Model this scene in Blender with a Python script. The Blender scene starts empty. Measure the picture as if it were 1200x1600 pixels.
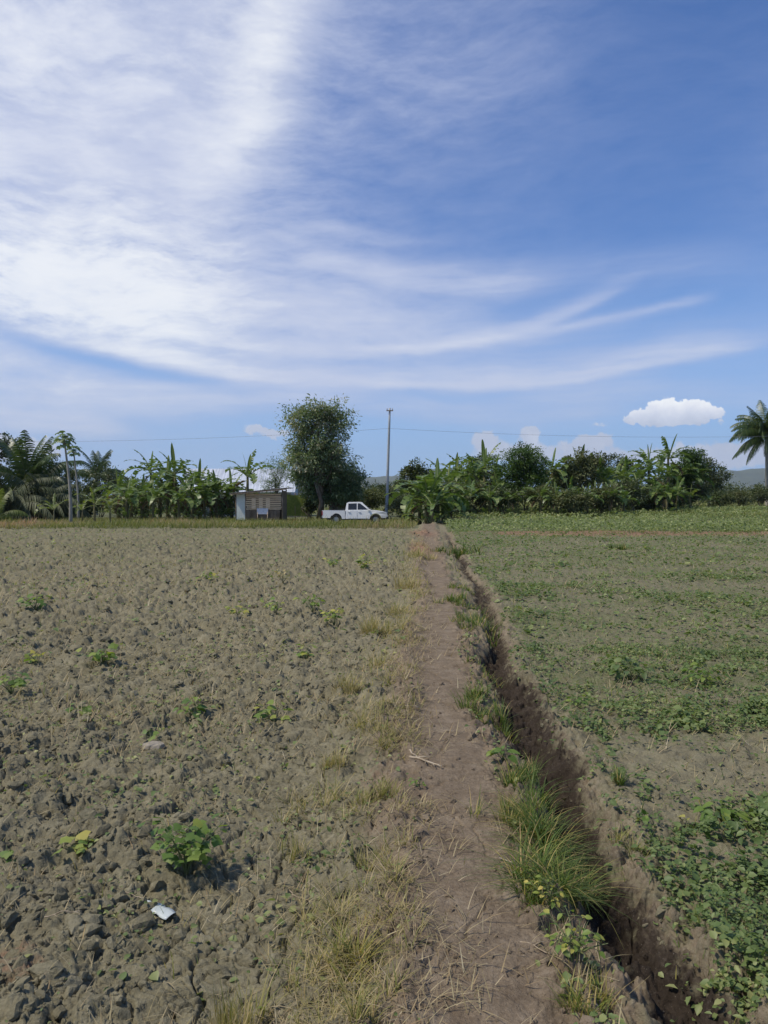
import bpy, math, random
import numpy as np
from math import radians, sin, cos, tan, pi, atan, sqrt

sc = bpy.context.scene
COL = sc.collection
F = 1180.0          # focal length of the photograph in its own pixels
HZ = 780.0          # row of the horizon
CAMH = 1.75

# ---------------------------------------------------------------- camera
cd = bpy.data.cameras.new('camera')
cam = bpy.data.objects.new('camera', cd)
COL.objects.link(cam)
cd.sensor_fit = 'VERTICAL'
cd.sensor_height = 36.0
cd.sensor_width = 27.0
cd.lens = 36.0 * F / 1600.0
cd.clip_start = 0.05
cd.clip_end = 60000
cam.location = (0, 0, CAMH)
cam.rotation_euler = (radians(90) - atan(20 / F), 0, 0)
sc.camera = cam
sc.render.resolution_x = 768
sc.render.resolution_y = 1024

# ---------------------------------------------------------------- light
SUN_EL, SUN_AZ = 56.0, -108.0      # azimuth from +Y, positive to the right
sl = bpy.data.lights.new('sun', 'SUN')
sun = bpy.data.objects.new('sun', sl)
COL.objects.link(sun)
sl.energy = 2.9
sl.angle = radians(4.5)
sl.color = (1.0, 0.925, 0.79)
sun.rotation_euler = (radians(90 - SUN_EL), 0, radians(180 - SUN_AZ) )
sc.view_settings.view_transform = 'Standard'
sc.view_settings.look = 'None'
sc.view_settings.exposure = 0.30
sc.view_settings.gamma = 1.0
sc.render.engine = 'CYCLES'
sc.cycles.max_bounces = 6
sc.cycles.transparent_max_bounces = 8

# ---------------------------------------------------------------- sky
world = bpy.data.worlds.new('World')
sc.world = world
world.use_nodes = True
wt = world.node_tree
wt.nodes.clear()


def nd(t, kind, **kw):
    n = t.nodes.new(kind)
    for k, v in kw.items():
        setattr(n, k, v)
    return n


def setin(t, sock, v):
    if isinstance(v, bpy.types.NodeSocket):
        t.links.new(v, sock)
    else:
        sock.default_value = v


class NT:
    """small helper round one node tree"""
    def __init__(s, t): s.t = t
    def m(s, op, a, b=None, c=None, clamp=False):
        n = nd(s.t, 'ShaderNodeMath', operation=op, use_clamp=clamp)
        for i, v in enumerate((a, b, c)):
            if v is not None: setin(s.t, n.inputs[i], v)
        return n.outputs[0]
    def vm(s, op, a, b=None, out=0):
        n = nd(s.t, 'ShaderNodeVectorMath', operation=op)
        setin(s.t, n.inputs[0], a)
        if b is not None: setin(s.t, n.inputs[1], b)
        return n.outputs[out]
    def noise(s, vec, scale, detail=4, rough=.55, dist=0.0, color=False, lac=2.0):
        n = nd(s.t, 'ShaderNodeTexNoise')
        if vec is not None: setin(s.t, n.inputs['Vector'], vec)
        n.inputs['Scale'].default_value = scale
        n.inputs['Detail'].default_value = detail
        n.inputs['Roughness'].default_value = rough
        n.inputs['Lacunarity'].default_value = lac
        n.inputs['Distortion'].default_value = dist
        return n.outputs['Color' if color else 'Fac']
    def mapping(s, vec, loc=(0, 0, 0), rot=(0, 0, 0), scale=(1, 1, 1), kind='POINT'):
        n = nd(s.t, 'ShaderNodeMapping', vector_type=kind)
        setin(s.t, n.inputs['Vector'], vec)
        n.inputs['Location'].default_value = loc
        n.inputs['Rotation'].default_value = rot
        n.inputs['Scale'].default_value = scale
        return n.outputs[0]
    def ss(s, v, lo, hi):
        n = nd(s.t, 'ShaderNodeMapRange', interpolation_type='SMOOTHSTEP')
        setin(s.t, n.inputs[0], v)
        n.inputs[1].default_value = lo; n.inputs[2].default_value = hi
        n.inputs[3].default_value = 0; n.inputs[4].default_value = 1
        return n.outputs[0]
    def mix(s, f, a, b, mode='MIX'):
        n = nd(s.t, 'ShaderNodeMix', data_type='RGBA', blend_type=mode)
        setin(s.t, n.inputs[0], f)
        for i, v in ((6, a), (7, b)):
            if isinstance(v, tuple) and len(v) == 3: v = (*v, 1)
            setin(s.t, n.inputs[i], v)
        return n.outputs[2]
    def ramp(s, f, stops, mode='LINEAR'):
        n = nd(s.t, 'ShaderNodeValToRGB')
        setin(s.t, n.inputs[0], f)
        r = n.color_ramp
        r.interpolation = mode
        while len(r.elements) < len(stops): r.elements.new(0.5)
        for e, (p, c) in zip(r.elements, stops):
            e.position = p
            e.color = (*c, 1) if len(c) == 3 else c
        return n.outputs[0]


W = NT(wt)


def ang(px, py):
    X = (px - 600) / F; Z = (HZ - py) / F
    return math.atan(X), math.atan(Z / math.sqrt(1 + X * X))


dirv = nd(wt, 'ShaderNodeTexCoord').outputs['Generated']
sep = nd(wt, 'ShaderNodeSeparateXYZ'); wt.links.new(dirv, sep.inputs[0])
az0 = W.m('ARCTAN2', sep.outputs[0], sep.outputs[1])
el0 = W.m('ARCSINE', sep.outputs[2])
wn = W.vm('SUBTRACT', W.noise(dirv, 2.6, 3, .5, color=True), (.5, .5, .5))
wn2 = W.vm('SUBTRACT', W.noise(dirv, 11, 4, .6, color=True), (.5, .5, .5))
cmb = nd(wt, 'ShaderNodeCombineXYZ'); wt.links.new(az0, cmb.inputs[0]); wt.links.new(el0, cmb.inputs[1])
AE = cmb.outputs[0]
AEw = W.vm('ADD', AE, W.vm('ADD', W.vm('MULTIPLY', wn, (.16, .10, 0)), W.vm('MULTIPLY', wn2, (.03, .02, 0))))
AEl = W.vm('ADD', AE, W.vm('ADD', W.vm('MULTIPLY', wn, (.05, .03, 0)), W.vm('MULTIPLY', wn2, (.02, .012, 0))))
AEc = W.vm('ADD', AE, W.vm('MULTIPLY', W.vm('SUBTRACT', W.noise(dirv, 55, 5, .62, color=True), (.5, .5, .5)), (.034, .026, 0)))


def gauss(px, py, rx, ry, rot=0.0, amp=1.0, src=None, power=1.0):
    a, e = ang(px, py)
    v = W.mapping(src or AEw, (a, e, 0), (0, 0, radians(rot)), (rx / F, ry / F, 1), 'TEXTURE')
    v = W.vm('MULTIPLY', v, (1, 1, 0))
    d = W.vm('DOT_PRODUCT', v, v, out=1)
    if power != 1.0: d = W.m('POWER', d, power)
    return W.m('MULTIPLY', W.m('EXPONENT', W.m('MULTIPLY', d, -1)), amp)


def streak(p0, p1, p2, w, amp, fade=60, src=None, up=1.0):
    """curved band through three picture directions; w = half width; up > 1 softens its upper side"""
    A = [ang(*p) for p in (p0, p1, p2)]
    co = np.polyfit([a[0] for a in A], [a[1] for a in A], 2)
    s = nd(wt, 'ShaderNodeSeparateXYZ'); setin(wt, s.inputs[0], src or AEl)
    a, e = s.outputs[0], s.outputs[1]
    c = W.m('MULTIPLY_ADD', a, float(co[0]), float(co[1]))
    c = W.m('MULTIPLY_ADD', c, a, float(co[2]))
    d = W.m('DIVIDE', W.m('SUBTRACT', e, c), w / F)
    if up != 1.0:
        d = W.m('MINIMUM', W.m('DIVIDE', d, up), W.m('MULTIPLY', d, 1.0)) if False else W.m('ADD', W.m('MINIMUM', d, 0.0), W.m('DIVIDE', W.m('MAXIMUM', d, 0.0), up))
    g = W.m('EXPONENT', W.m('MULTIPLY', W.m('MULTIPLY', d, d), -1))
    f0 = W.ss(a, A[0][0] - fade / F, A[0][0] + fade / F)
    f1 = W.m('SUBTRACT', 1.0, W.ss(a, A[2][0] - fade / F, A[2][0] + fade / F))
    return W.m('MULTIPLY', W.m('MULTIPLY', g, W.m('MULTIPLY', f0, f1)), amp)


def total(lst):
    o = lst[0]
    for v in lst[1:]: o = W.m('ADD', o, v)
    return o


# wispy textures
fibA = W.noise(W.mapping(AEw, rot=(0, 0, radians(-62)), scale=(2.2, 9.0, 1)), 2.0, 6, .55)        # leaning fibres, upper left
fibB = W.noise(W.mapping(AEl, rot=(0, 0, radians(4)), scale=(2.8, 26.0, 1)), 2.4, 8, .62)       # flat fibres
soft = W.noise(dirv, 3.2, 4, .5)

mass = total([
    gauss(80, 445, 400, 110, 0, 1.25), gauss(420, 500, 260, 66, -6, .50),
    gauss(60, 60, 330, 200, 0, .78), gauss(110, 250, 300, 190, 0, .60),
    gauss(330, 300, 130, 260, -20, .30), gauss(480, 20, 120, 60, 0, .30),
    gauss(690, 90, 170, 130, 0, .34), gauss(860, 180, 330, 240, 0, .10),
    gauss(1500, 300, 200, 200, 0, .3), gauss(-700, 300, 600, 400, 0, .6)])
ridge = total([gauss(425, 130, 42, 230, -24, .85, AEl), gauss(700, 120, 80, 24, 30, .10, AEl),
               gauss(760, 90, 90, 18, 40, .10, AEl), gauss(30, 50, 130, 70, 0, .25)])
dark = total([gauss(330, 560, 200, 22, -4, .0)])
fine_ = W.noise(W.mapping(AEw, rot=(0, 0, radians(-38)), scale=(5, 17, 1)), 2.6, 9, .68)
# the leaning right-hand border of the big cloud: azimuth as a function of elevation
ws_ = nd(wt, 'ShaderNodeSeparateXYZ'); setin(wt, ws_.inputs[0], W.vm('ADD', AE, W.vm('ADD', W.vm('MULTIPLY', wn, (.07, .05, 0)), W.vm('MULTIPLY', wn2, (.035, .03, 0)))))
EP = [ang(*p) for p in ((560, -60), (505, 40), (462, 150), (432, 240), (380, 320))]
ec = np.polyfit([p[1] for p in EP], [p[0] for p in EP], 2)
eaz = W.m('MULTIPLY_ADD', W.m('MULTIPLY_ADD', ws_.outputs[1], float(ec[0]), float(ec[1])), ws_.outputs[1], float(ec[2]))
din = W.m('SUBTRACT', eaz, ws_.outputs[0])
upper = W.ss(ws_.outputs[1], ang(300, 400)[1], ang(300, 250)[1])
border = W.m('MULTIPLY', W.ss(din, -.05, .07), upper)
rim = W.m('MULTIPLY', W.m('EXPONENT', W.m('MULTIPLY', W.m('POWER', W.m('DIVIDE', W.m('SUBTRACT', din, .055), .045), 2.0), -1.0)), upper)
massA = W.m('MULTIPLY', W.m('ADD', W.m('MULTIPLY', mass, W.m('MULTIPLY_ADD', border, .45, .55)), W.m('MULTIPLY', rim, .75)), W.m('MULTIPLY_ADD', fibA, 1.5, -.15))
massA = W.m('ADD', massA, W.m('MULTIPLY', border, .18))
massA = W.m('ADD', massA, W.m('MULTIPLY', mass, W.m('MULTIPLY', W.m('SUBTRACT', fine_, .28), 1.7)))
bands = total([
    streak((150, 560), (560, 602), (1160, 545), 9, .66, 90, up=2.6),
    streak((150, 480), (600, 552), (960, 462), 8, .42, 60, up=1.8),
    streak((560, 548), (800, 525), (1110, 474), 7, .34, 30),
    streak((470, 405), (620, 440), (830, 452), 12, .45, 60, up=1.8),
    streak((780, 590), (900, 612), (1000, 600), 24, .22, 80),
    streak((-60, 520), (180, 545), (400, 600), 16, .40, 50),
    streak((0, 600), (250, 612), (520, 620), 20, .38, 90),
    streak((-200, 652), (60, 655), (200, 672), 16, .55, 50),
    streak((600, 430), (850, 430), (1150, 420), 24, .16, 80),
    gauss(560, 500, 300, 34, -6, .34), gauss(520, 360, 110, 12, -8, .22, AEl),
    gauss(600, 640, 800, 22, 0, .28), gauss(640, 585, 560, 60, 0, .16)])
bandsA = W.m('MULTIPLY', bands, W.m('MULTIPLY_ADD', fibB, 2.6, -.12))
generic = W.m('MULTIPLY', W.ss(W.noise(W.mapping(dirv, scale=(1, 1, 2.5)), 1.6, 6, .58), .5, .8),
              W.m('SUBTRACT', 1.0, W.ss(sep.outputs[1], -.3, .45)))
gap = W.m('SUBTRACT', 1.0, gauss(180, 566, 240, 17, -10, .92, AEl))
veil = W.m('MULTIPLY', W.m('ADD', W.m('ADD', massA, bandsA), generic), gap)
alpha = W.m('MULTIPLY', W.m('SUBTRACT', 1.0, W.m('EXPONENT', W.m('MULTIPLY', veil, -1.6))), .97, clamp=True)

# heaped clouds near the horizon
puff = total([
    gauss(986, 655, 12, 9, 0, .8, AEc, 1.5), gauss(1003, 648, 14, 12, 0, .85, AEc, 1.5), gauss(1022, 640, 14, 12, 0, .85, AEc, 1.5), gauss(1042, 633, 16, 12, 0, .9, AEc, 1.5),
    gauss(1064, 636, 14, 12, 0, .8, AEc, 1.5), gauss(1084, 633, 15, 12, 0, .9, AEc, 1.5), gauss(1101, 642, 13, 11, 0, .8, AEc, 1.5), gauss(1120, 650, 14, 8, 0, .6, AEc, 1.3),
    gauss(1058, 652, 62, 13, 0, 1.1, AEc, 2.0),
    gauss(405, 672, 30, 9, 0, .85, AEc), gauss(440, 678, 30, 8, 0, .6, AEc), gauss(760, 686, 20, 15, 0, 1.0, AEc), gauss(830, 676, 12, 12, 0, .8, AEc), gauss(825, 680, 16, 12, 0, .62, AEc),
    gauss(800, 706, 70, 16, 0, .8, AEc), gauss(905, 694, 20, 13, 0, .95, AEc), gauss(932, 690, 22, 13, 0, 1.0, AEc), gauss(1010, 712, 160, 15, 0, .7, AEc), gauss(938, 661, 13, 6, 0, .6, AEc),
    gauss(1100, 716, 60, 22, 0, .7, AEc), gauss(160, 618, 26, 8, 12, .42, AEc), gauss(1240, 700, 60, 26, 0, .8, AEc), gauss(40, 700, 80, 22, 0, .8, AEc), gauss(-90, 690, 60, 30, 0, 1, AEc)])
pn = W.noise(dirv, 42, 5, .6)
pf = W.m('MULTIPLY_ADD', W.m('SUBTRACT', pn, .5), .75, puff)
cutlow = W.ss(el0, ang(600, 676)[1], ang(600, 663)[1])
pa = W.ss(pf, .40, .66)
palpha = W.m('MULTIPLY', pa, .93)
pcol = W.ramp(W.m('ADD', W.m('MULTIPLY', W.ss(el0, ang(600, 676)[1], ang(600, 634)[1]), .5), W.m('MULTIPLY', W.noise(W.vm('ADD', dirv, (0, 0, -.012)), 34, 5, .62), .6)),
              [(.28, (4.6, 5.1, 6.3)), (.50, (6.2, 6.6, 7.6)), (.66, (7.6, 7.8, 8.4)), (.84, (9.2, 9.3, 9.3))])

sky = nd(wt, 'ShaderNodeTexSky', sky_type='NISHITA')
sky.sun_disc = False
sky.sun_elevation = radians(SUN_EL)
sky.sun_rotation = radians(SUN_AZ)
sky.air_density = 1.0; sky.dust_density = 0.2; sky.ozone_density = 3.5
hs = nd(wt, 'ShaderNodeHueSaturation')
hs.inputs['Saturation'].default_value = 1.2
hs.inputs['Value'].default_value = 1.0
wt.links.new(sky.outputs[0], hs.inputs['Color'])
ccol = W.ramp(W.m('ADD', W.m('MULTIPLY', alpha, .58), W.m('ADD', W.m('MULTIPLY', soft, .45), W.m('ADD', W.m('MULTIPLY', fine_, .14), total([gauss(130, 440, 300, 95, 0, .20), gauss(420, 110, 70, 180, -22, .10), gauss(60, 40, 160, 90, 0, .10)])))),
              [(.2, (3.8, 4.5, 6.7)), (.52, (4.2, 4.7, 6.5)), (.80, (5.3, 5.7, 7.0)), (1.02 - .02, (7.7, 7.9, 8.2))])
blue = W.mix(1.0, hs.outputs[0], (.77, .86, 1.08), 'MULTIPLY')
blue = W.mix(W.m('MULTIPLY', W.m('SUBTRACT', 1.0, W.ss(el0, -.02, .34)), .80), blue, (2.3, 4.1, 7.2))
c1 = W.mix(alpha, blue, ccol)
c2 = W.mix(palpha, c1, pcol)
bg = nd(wt, 'ShaderNodeBackground'); bg.inputs[1].default_value = 0.1
wt.links.new(c2, bg.inputs[0])
wo = nd(wt, 'ShaderNodeOutputWorld')
wt.links.new(bg.outputs[0], wo.inputs[0])
world.cycles.sampling_method = 'MANUAL'
world.cycles.sample_map_resolution = 512
# ==== END HEAD ====

# ================================================================ helpers
def hash2(ix, iy, seed):
    n = (ix.astype(np.int64) * 374761393 + iy.astype(np.int64) * 668265263 + seed * 1442695041) & 0xffffffff
    n = ((n ^ (n >> 13)) * 1274126177) & 0xffffffff
    n = ((n ^ (n >> 16)) * 2246822519) & 0xffffffff
    return ((n ^ (n >> 15)) & 0xffffff) / float(0xffffff)


def vnoise(x, y, seed=0):
    ix = np.floor(x); iy = np.floor(y)
    fx = x - ix; fy = y - iy
    fx = fx * fx * (3 - 2 * fx); fy = fy * fy * (3 - 2 * fy)
    a = hash2(ix, iy, seed); b = hash2(ix + 1, iy, seed)
    c = hash2(ix, iy + 1, seed); d = hash2(ix + 1, iy + 1, seed)
    return (a + (b - a) * fx) * (1 - fy) + (c + (d - c) * fx) * fy


def fbm(x, y, seed=0, octv=4, rough=.5):
    o = 0; a = 1; t = 0
    for i in range(octv):
        o = o + a * vnoise(x * 2 ** i + 17.3 * i, y * 2 ** i - 9.1 * i, seed + i)
        t += a; a *= rough
    return o / t


def sst(x, lo, hi):
    t = np.clip((x - lo) / (hi - lo), 0, 1)
    return t * t * (3 - 2 * t)


def clods(x, y, cell, seed, keep=.8, rmin=.45, rmax=.85):
    """height field of rounded, partly buried lumps, one per jittered cell, 0..1"""
    gx = x / cell; gy = y / cell
    ix = np.floor(gx); iy = np.floor(gy)
    h = np.zeros_like(x)
    for dx in (-1, 0, 1):
        for dy in (-1, 0, 1):
            cx = ix + dx; cy = iy + dy
            px_ = cx + hash2(cx, cy, seed); py_ = cy + hash2(cx, cy, seed + 1)
            k = hash2(cx, cy, seed + 2)
            r = rmin + (rmax - rmin) * hash2(cx, cy, seed + 3)
            an = hash2(cx, cy, seed + 4) * pi
            st = .75 + .5 * hash2(cx, cy, seed + 5)
            ux = gx - px_; uy = gy - py_
            vx = (ux * np.cos(an) + uy * np.sin(an)) * st
            vy = (-ux * np.sin(an) + uy * np.cos(an)) / st
            # blend of round and angular lumps
            d = (.6 * np.sqrt(vx * vx + vy * vy) + .4 * np.maximum(np.abs(vx), np.abs(vy * .9 + vx * .2))) / r
            b = np.sqrt(np.clip(1 - d * d, 0, 1)) * (.5 + .5 * hash2(cx, cy, seed + 6)) * r / rmax
            tilt = 1 + .5 * (hash2(cx, cy, seed + 7) - .5) * vx + .5 * (hash2(cx, cy, seed + 8) - .5) * vy
            h = np.maximum(h, np.where(k < keep, b * tilt, 0))
    return h


def cracks(x, y, cell, seed):
    """distance to the border between drying cells, in cells"""
    gx = x / cell; gy = y / cell
    ix = np.floor(gx); iy = np.floor(gy)
    f1 = np.full_like(x, 9.0); f2 = np.full_like(x, 9.0)
    for dx in (-1, 0, 1):
        for dy in (-1, 0, 1):
            cx = ix + dx; cy = iy + dy
            d = np.hypot(gx - cx - hash2(cx, cy, seed), gy - cy - hash2(cx, cy, seed + 1))
            f2 = np.minimum(f2, np.maximum(f1, d)); f1 = np.minimum(f1, d)
    return f2 - f1


def plates(x, y, cell, seed):
    """broken slabs: every cell has its own height and tilt"""
    gx = x / cell; gy = y / cell
    ix = np.floor(gx); iy = np.floor(gy)
    f1 = np.full_like(x, 9.0); h = np.zeros_like(x)
    for dx in (-1, 0, 1):
        for dy in (-1, 0, 1):
            cx = ix + dx; cy = iy + dy
            ux = gx - cx - hash2(cx, cy, seed); uy = gy - cy - hash2(cx, cy, seed + 1)
            d = np.abs(ux) * .45 + np.abs(uy) * .45 + np.hypot(ux, uy) * .55
            v = hash2(cx, cy, seed + 2) + (hash2(cx, cy, seed + 3) - .5) * ux * 1.3 + (hash2(cx, cy, seed + 4) - .5) * uy * 1.3
            k = d < f1
            h = np.where(k, v, h); f1 = np.where(k, d, f1)
    return h


# ---------------------------------------------------------------- lie of the land
def path_x(y):
    return .19 + .0565 * y - .06 * np.exp(-((y - 5.5) / 2.2) ** 2) + .05 * np.sin(y * .55 + .6) * np.clip(y / 8, 0, 1)


def ditch_s(y):
    return .63 + .17 * np.clip((y - 7) / 8, 0, 1) + .04 * np.sin(y * 1.3) + .03 * np.sin(y * 2.9 + 1)


def soil_masks(x, y):
    yy = np.clip(y, -20, 75)
    s = x - path_x(yy)
    wob = (fbm(x * 2.3, y * 2.3, 31, 3) - .5) * .30
    s2 = s + wob
    path = sst(s2, -.34, -.10) * (1 - sst(s2, .16, .34)) * (y < 62)
    dk = sst(s2, -.80, -.25) * (1 - sst(s2, .20, .52)) * (1 - sst(y, 48, 60))
    dd = s + wob * .7 - ditch_s(yy)
    fade = 1 - sst(y, 36, 44)
    ditch = np.exp(-np.abs(dd / (.132 + .03 * np.sin(y * .9 + 2) + .05 * (fbm(x * 0 + 3, y * 2.7, 15, 3) - .5))) ** 2.8) * fade
    left = 1 - sst(s2, -.85, -.45)
    right = sst(s2, .82, 1.1)
    return s, path, dk, dd, ditch, left, right


def height(x, y, fine=True):
    x = np.asarray(x, float); y = np.asarray(y, float)
    r = np.hypot(x, y)
    s, path, dk, dd, ditch, left, right = soil_masks(x, y)
    z = .10 * dk
    z -= ditch * (.14 + .04 * np.sin(y * 1.7)) * (1 - .35 * sst(y, 7, 18))
    # thrown-up rim on the far side of the ditch
    z += .02 * np.exp(-((dd - .36) / .12) ** 2) * (1 - sst(y, 36, 44))
    z += (fbm(x * .35, y * .35, 5, 3) - .5) * .10 * (1 - path * .6)
    z += (fbm(x * 1.4, y * 1.4, 8, 3) - .5) * .05 * (1 - path * .5)
    lf = s < -.3
    # left border: furrow, grass bund, then the dirt road
    bl = sst(-s, -.4, .6)
    z += bl * (-.10 * np.exp(-((y - 43.2) / .5) ** 2) + .16 * np.exp(-((y - 46.2) / 2.3) ** 2) - .20 * sst(y, 49, 55))
    # right side rises gently behind the crop strip
    br = sst(s, -1, 3)
    z += br * (.55 * sst(y, 52, 78) + .50 * sst(y, 78, 150))
    z += br * .12 * np.exp(-((y - 37.5) / 1.0) ** 2)
    near = (r < 60)
    if fine:
        z = np.array(z)
        i = np.nonzero((r < 70) & (y > -3))[0] if z.ndim == 1 else None
        xx, yy, = x[i], y[i]
        p, k, di, L, Rg, ss_, rr, d_d = path[i], dk[i], ditch[i], left[i], right[i], s[i], r[i], dd[i]
        fld = (1 - sst(yy, 41.5, 43.5) * (ss_ < 0)) * (1 - sst(yy, 37, 39) * (ss_ > .5))
        wx = xx + (fbm(xx * 9, yy * 9, 41, 3) - .5) * .10
        wy = yy + (fbm(xx * 9 + 40, yy * 9, 43, 3) - .5) * .10
        # cracked smooth crust next to the path, cloddy tilth farther off
        crust = np.exp(-((ss_ + .95) / .38) ** 2) * sst(yy, 2.0, 2.6) * (1 - sst(yy, 4.5, 7)) * .9
        rough = (L * (1 - .9 * crust) + .38 * Rg + .80 * (1 - L) * (1 - Rg) * (1 - p) + .04 * p)
        rough = rough * (1 - .5 * di) * fld
        rough = rough * (.42 + .85 * fbm(xx * .8, yy * .8, 71, 3))
        c1 = clods(wx, wy, .21, 101, .5)
        c2 = clods(wx, wy, .105, 201, .75)
        c3 = clods(wx, wy, .052, 301, .8)
        hz = .066 * c1 + .046 * c2 + .024 * c3 + .046 * plates(wx, wy, .15, 701) + .030 * plates(wx, wy, .07, 751) - .03
        lim = np.nonzero(rr < 9)[0]
        c4 = np.zeros_like(c1)
        c4[lim] = clods(wx[lim], wy[lim], .024, 401, .75)
        hz += .012 * c4
        hz += .03 * (fbm(xx * 22, yy * 22, 61, 4, .62) - .5)
        far_gain = 1 + .8 * sst(rr, 8, 25)
        add = hz * rough * far_gain
        add += p * (.008 * (fbm(xx * 14, yy * 14, 91, 4) - .5) + .012 * (fbm(xx * 5, yy * 5, 92, 3) - .5))
        add += p * .004 * c4
        add += p * .03 * (fbm(xx * 2.4, yy * 3.1, 93, 3) - .5)
        add[lim] -= p[lim] * .014 * np.exp(-(cracks(wx[lim], wy[lim] * .8, .42, 905) / .022) ** 2) * (fbm(xx[lim] * 1.1, yy[lim] * 1.1, 907, 2) > .5)
        # crumbs and pitting on the ditch rims, near enough to be seen
        rim = (1 - L) * (1 - p) * (ss_ > 0) * (1 - Rg * .75)
        add[lim] += rim[lim] * (.022 * (fbm(xx[lim] * 45, yy[lim] * 45, 191, 4, .65) - .5) + .010 * c4[lim])
        add += rim * .05 * (clods(wx + .03 * vnoise(xx * 25, yy * 25, 7), wy, .075, 811, .45) - .3)
        lm = np.nonzero(rr < 14)[0]
        ck = cracks(wx[lm] + .02 * vnoise(xx[lm] * 30, yy[lm] * 30, 5), wy[lm], .17, 501)
        gro = np.exp(-(ck / .055) ** 2)
        ck2 = cracks(wx[lm], wy[lm], .075, 601)
        gro2 = np.exp(-(ck2 / .08) ** 2)
        add[lm] -= gro * (.048 * crust[lm] + .07 * di[lm] * (fbm(xx[lm] * 1.5, yy[lm] * 1.5, 3, 2) > .40))
        add[lm] -= gro2 * (.016 * crust[lm] + .006 * di[lm])
        add += di * (.05 * (fbm(xx * 8, yy * 8, 95, 4, .65) - .5) + .030 * c2 + .014 * c3 + .018 * c3 * sst(yy, 3.5, 5))
        # crumbled ditch walls
        wall = np.exp(-((np.abs(d_d) - .22) / .11) ** 2) * (1 - sst(yy, 36, 44))
        add += wall * (.09 * (fbm(xx * 9, yy * 9, 97, 5, .68) - .5) + .045 * (c2 - .4) + .02 * c3)
        z[i] += add
    return z


def hz1(x, y):
    return height(np.atleast_1d(np.asarray(x, float)), np.atleast_1d(np.asarray(y, float)))


# ---------------------------------------------------------------- meshes
class Acc:
    """collects vertices and faces, builds ONE mesh"""
    def __init__(s): s.v = []; s.f = []; s.n = 0
    def add(s, verts, faces, rnd=0.5, mat=0, smooth=True):
        verts = np.asarray(verts, np.float64).reshape(-1, 3)
        faces = np.asarray(faces, np.int64)
        if faces.ndim == 1: faces = faces[None]
        k = len(faces)
        rn = np.broadcast_to(np.asarray(rnd, float), (k,)) if np.ndim(rnd) == 0 or len(np.atleast_1d(rnd)) == k else np.repeat(rnd, k // len(rnd))
        s.v.append(verts); s.f.append((faces + s.n, rn, mat, smooth)); s.n += len(verts)
    def mesh(s, name, mats):
        me = bpy.data.meshes.new(name)
        V = np.concatenate(s.v) if s.v else np.zeros((0, 3))
        me.vertices.add(len(V)); me.vertices.foreach_set('co', V.ravel().astype(np.float32))
        lt = np.concatenate([np.full(len(f[0]), f[0].shape[1]) for f in s.f])
        idx = np.concatenate([f[0].ravel() for f in s.f])
        rn = np.concatenate([f[1] for f in s.f])
        mi = np.concatenate([np.full(len(f[0]), f[2]) for f in s.f])
        sm = np.concatenate([np.full(len(f[0]), f[3]) for f in s.f])
        me.loops.add(len(idx)); me.loops.foreach_set('vertex_index', idx.astype(np.int32))
        me.polygons.add(len(lt))
        me.polygons.foreach_set('loop_start', (np.cumsum(lt) - lt).astype(np.int32))
        me.polygons.foreach_set('loop_total', lt.astype(np.int32))
        for m_ in (mats if isinstance(mats, (list, tuple)) else [mats]): me.materials.append(m_)
        me.polygons.foreach_set('material_index', mi.astype(np.int32))
        me.polygons.foreach_set('use_smooth', sm.astype(bool))
        at = me.attributes.new('rnd', 'FLOAT', 'FACE')
        at.data.foreach_set('value', rn.astype(np.float32))
        me.update(calc_edges=True)
        return me
    def obj(s, name, mats, parent=None, loc=(0, 0, 0)):
        o = bpy.data.objects.new(name, s.mesh(name, mats))
        COL.objects.link(o); o.location = loc
        if parent: o.parent = parent
        return o


def tag(o, label=None, cat=None, group=None, kind=None):
    if label: o['label'] = label
    if cat: o['category'] = cat
    if group: o['group'] = group
    if kind: o['kind'] = kind
    return o


def thing(name, label, cat, loc=(0, 0, 0), rz=0.0, group=None):
    o = bpy.data.objects.new(name, None); COL.objects.link(o)
    o.location = loc; o.rotation_euler = (0, 0, rz)
    o.empty_display_size = .2
    return tag(o, label, cat, group)


def copy_tree(o, parent=None):
    c = o.copy(); COL.objects.link(c); c.parent = parent
    for ch in o.children: copy_tree(ch, c)
    return c


def nrm(a): return a / np.maximum(np.linalg.norm(a, axis=-1, keepdims=True), 1e-9)


def batch(tv, tf, P, A, B, C):
    """N copies of a template: x,y,z of the template ride on A,B,C (N,3)"""
    tv = np.asarray(tv, float); tf = np.asarray(tf)
    V = P[:, None, :] + tv[None, :, 0:1] * A[:, None, :] + tv[None, :, 1:2] * B[:, None, :] + tv[None, :, 2:3] * C[:, None, :]
    N, k = len(P), len(tv)
    Fc = (tf[None] + (np.arange(N) * k)[:, None, None]).reshape(-1, tf.shape[1])
    return V.reshape(-1, 3), Fc, len(tf)


def frames(D, N_):
    """D leaf direction, N_ approximate normal -> orthonormal A,B,C"""
    A = nrm(D); B = nrm(np.cross(N_, A)); C = np.cross(A, B)
    return A, B, C


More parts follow.
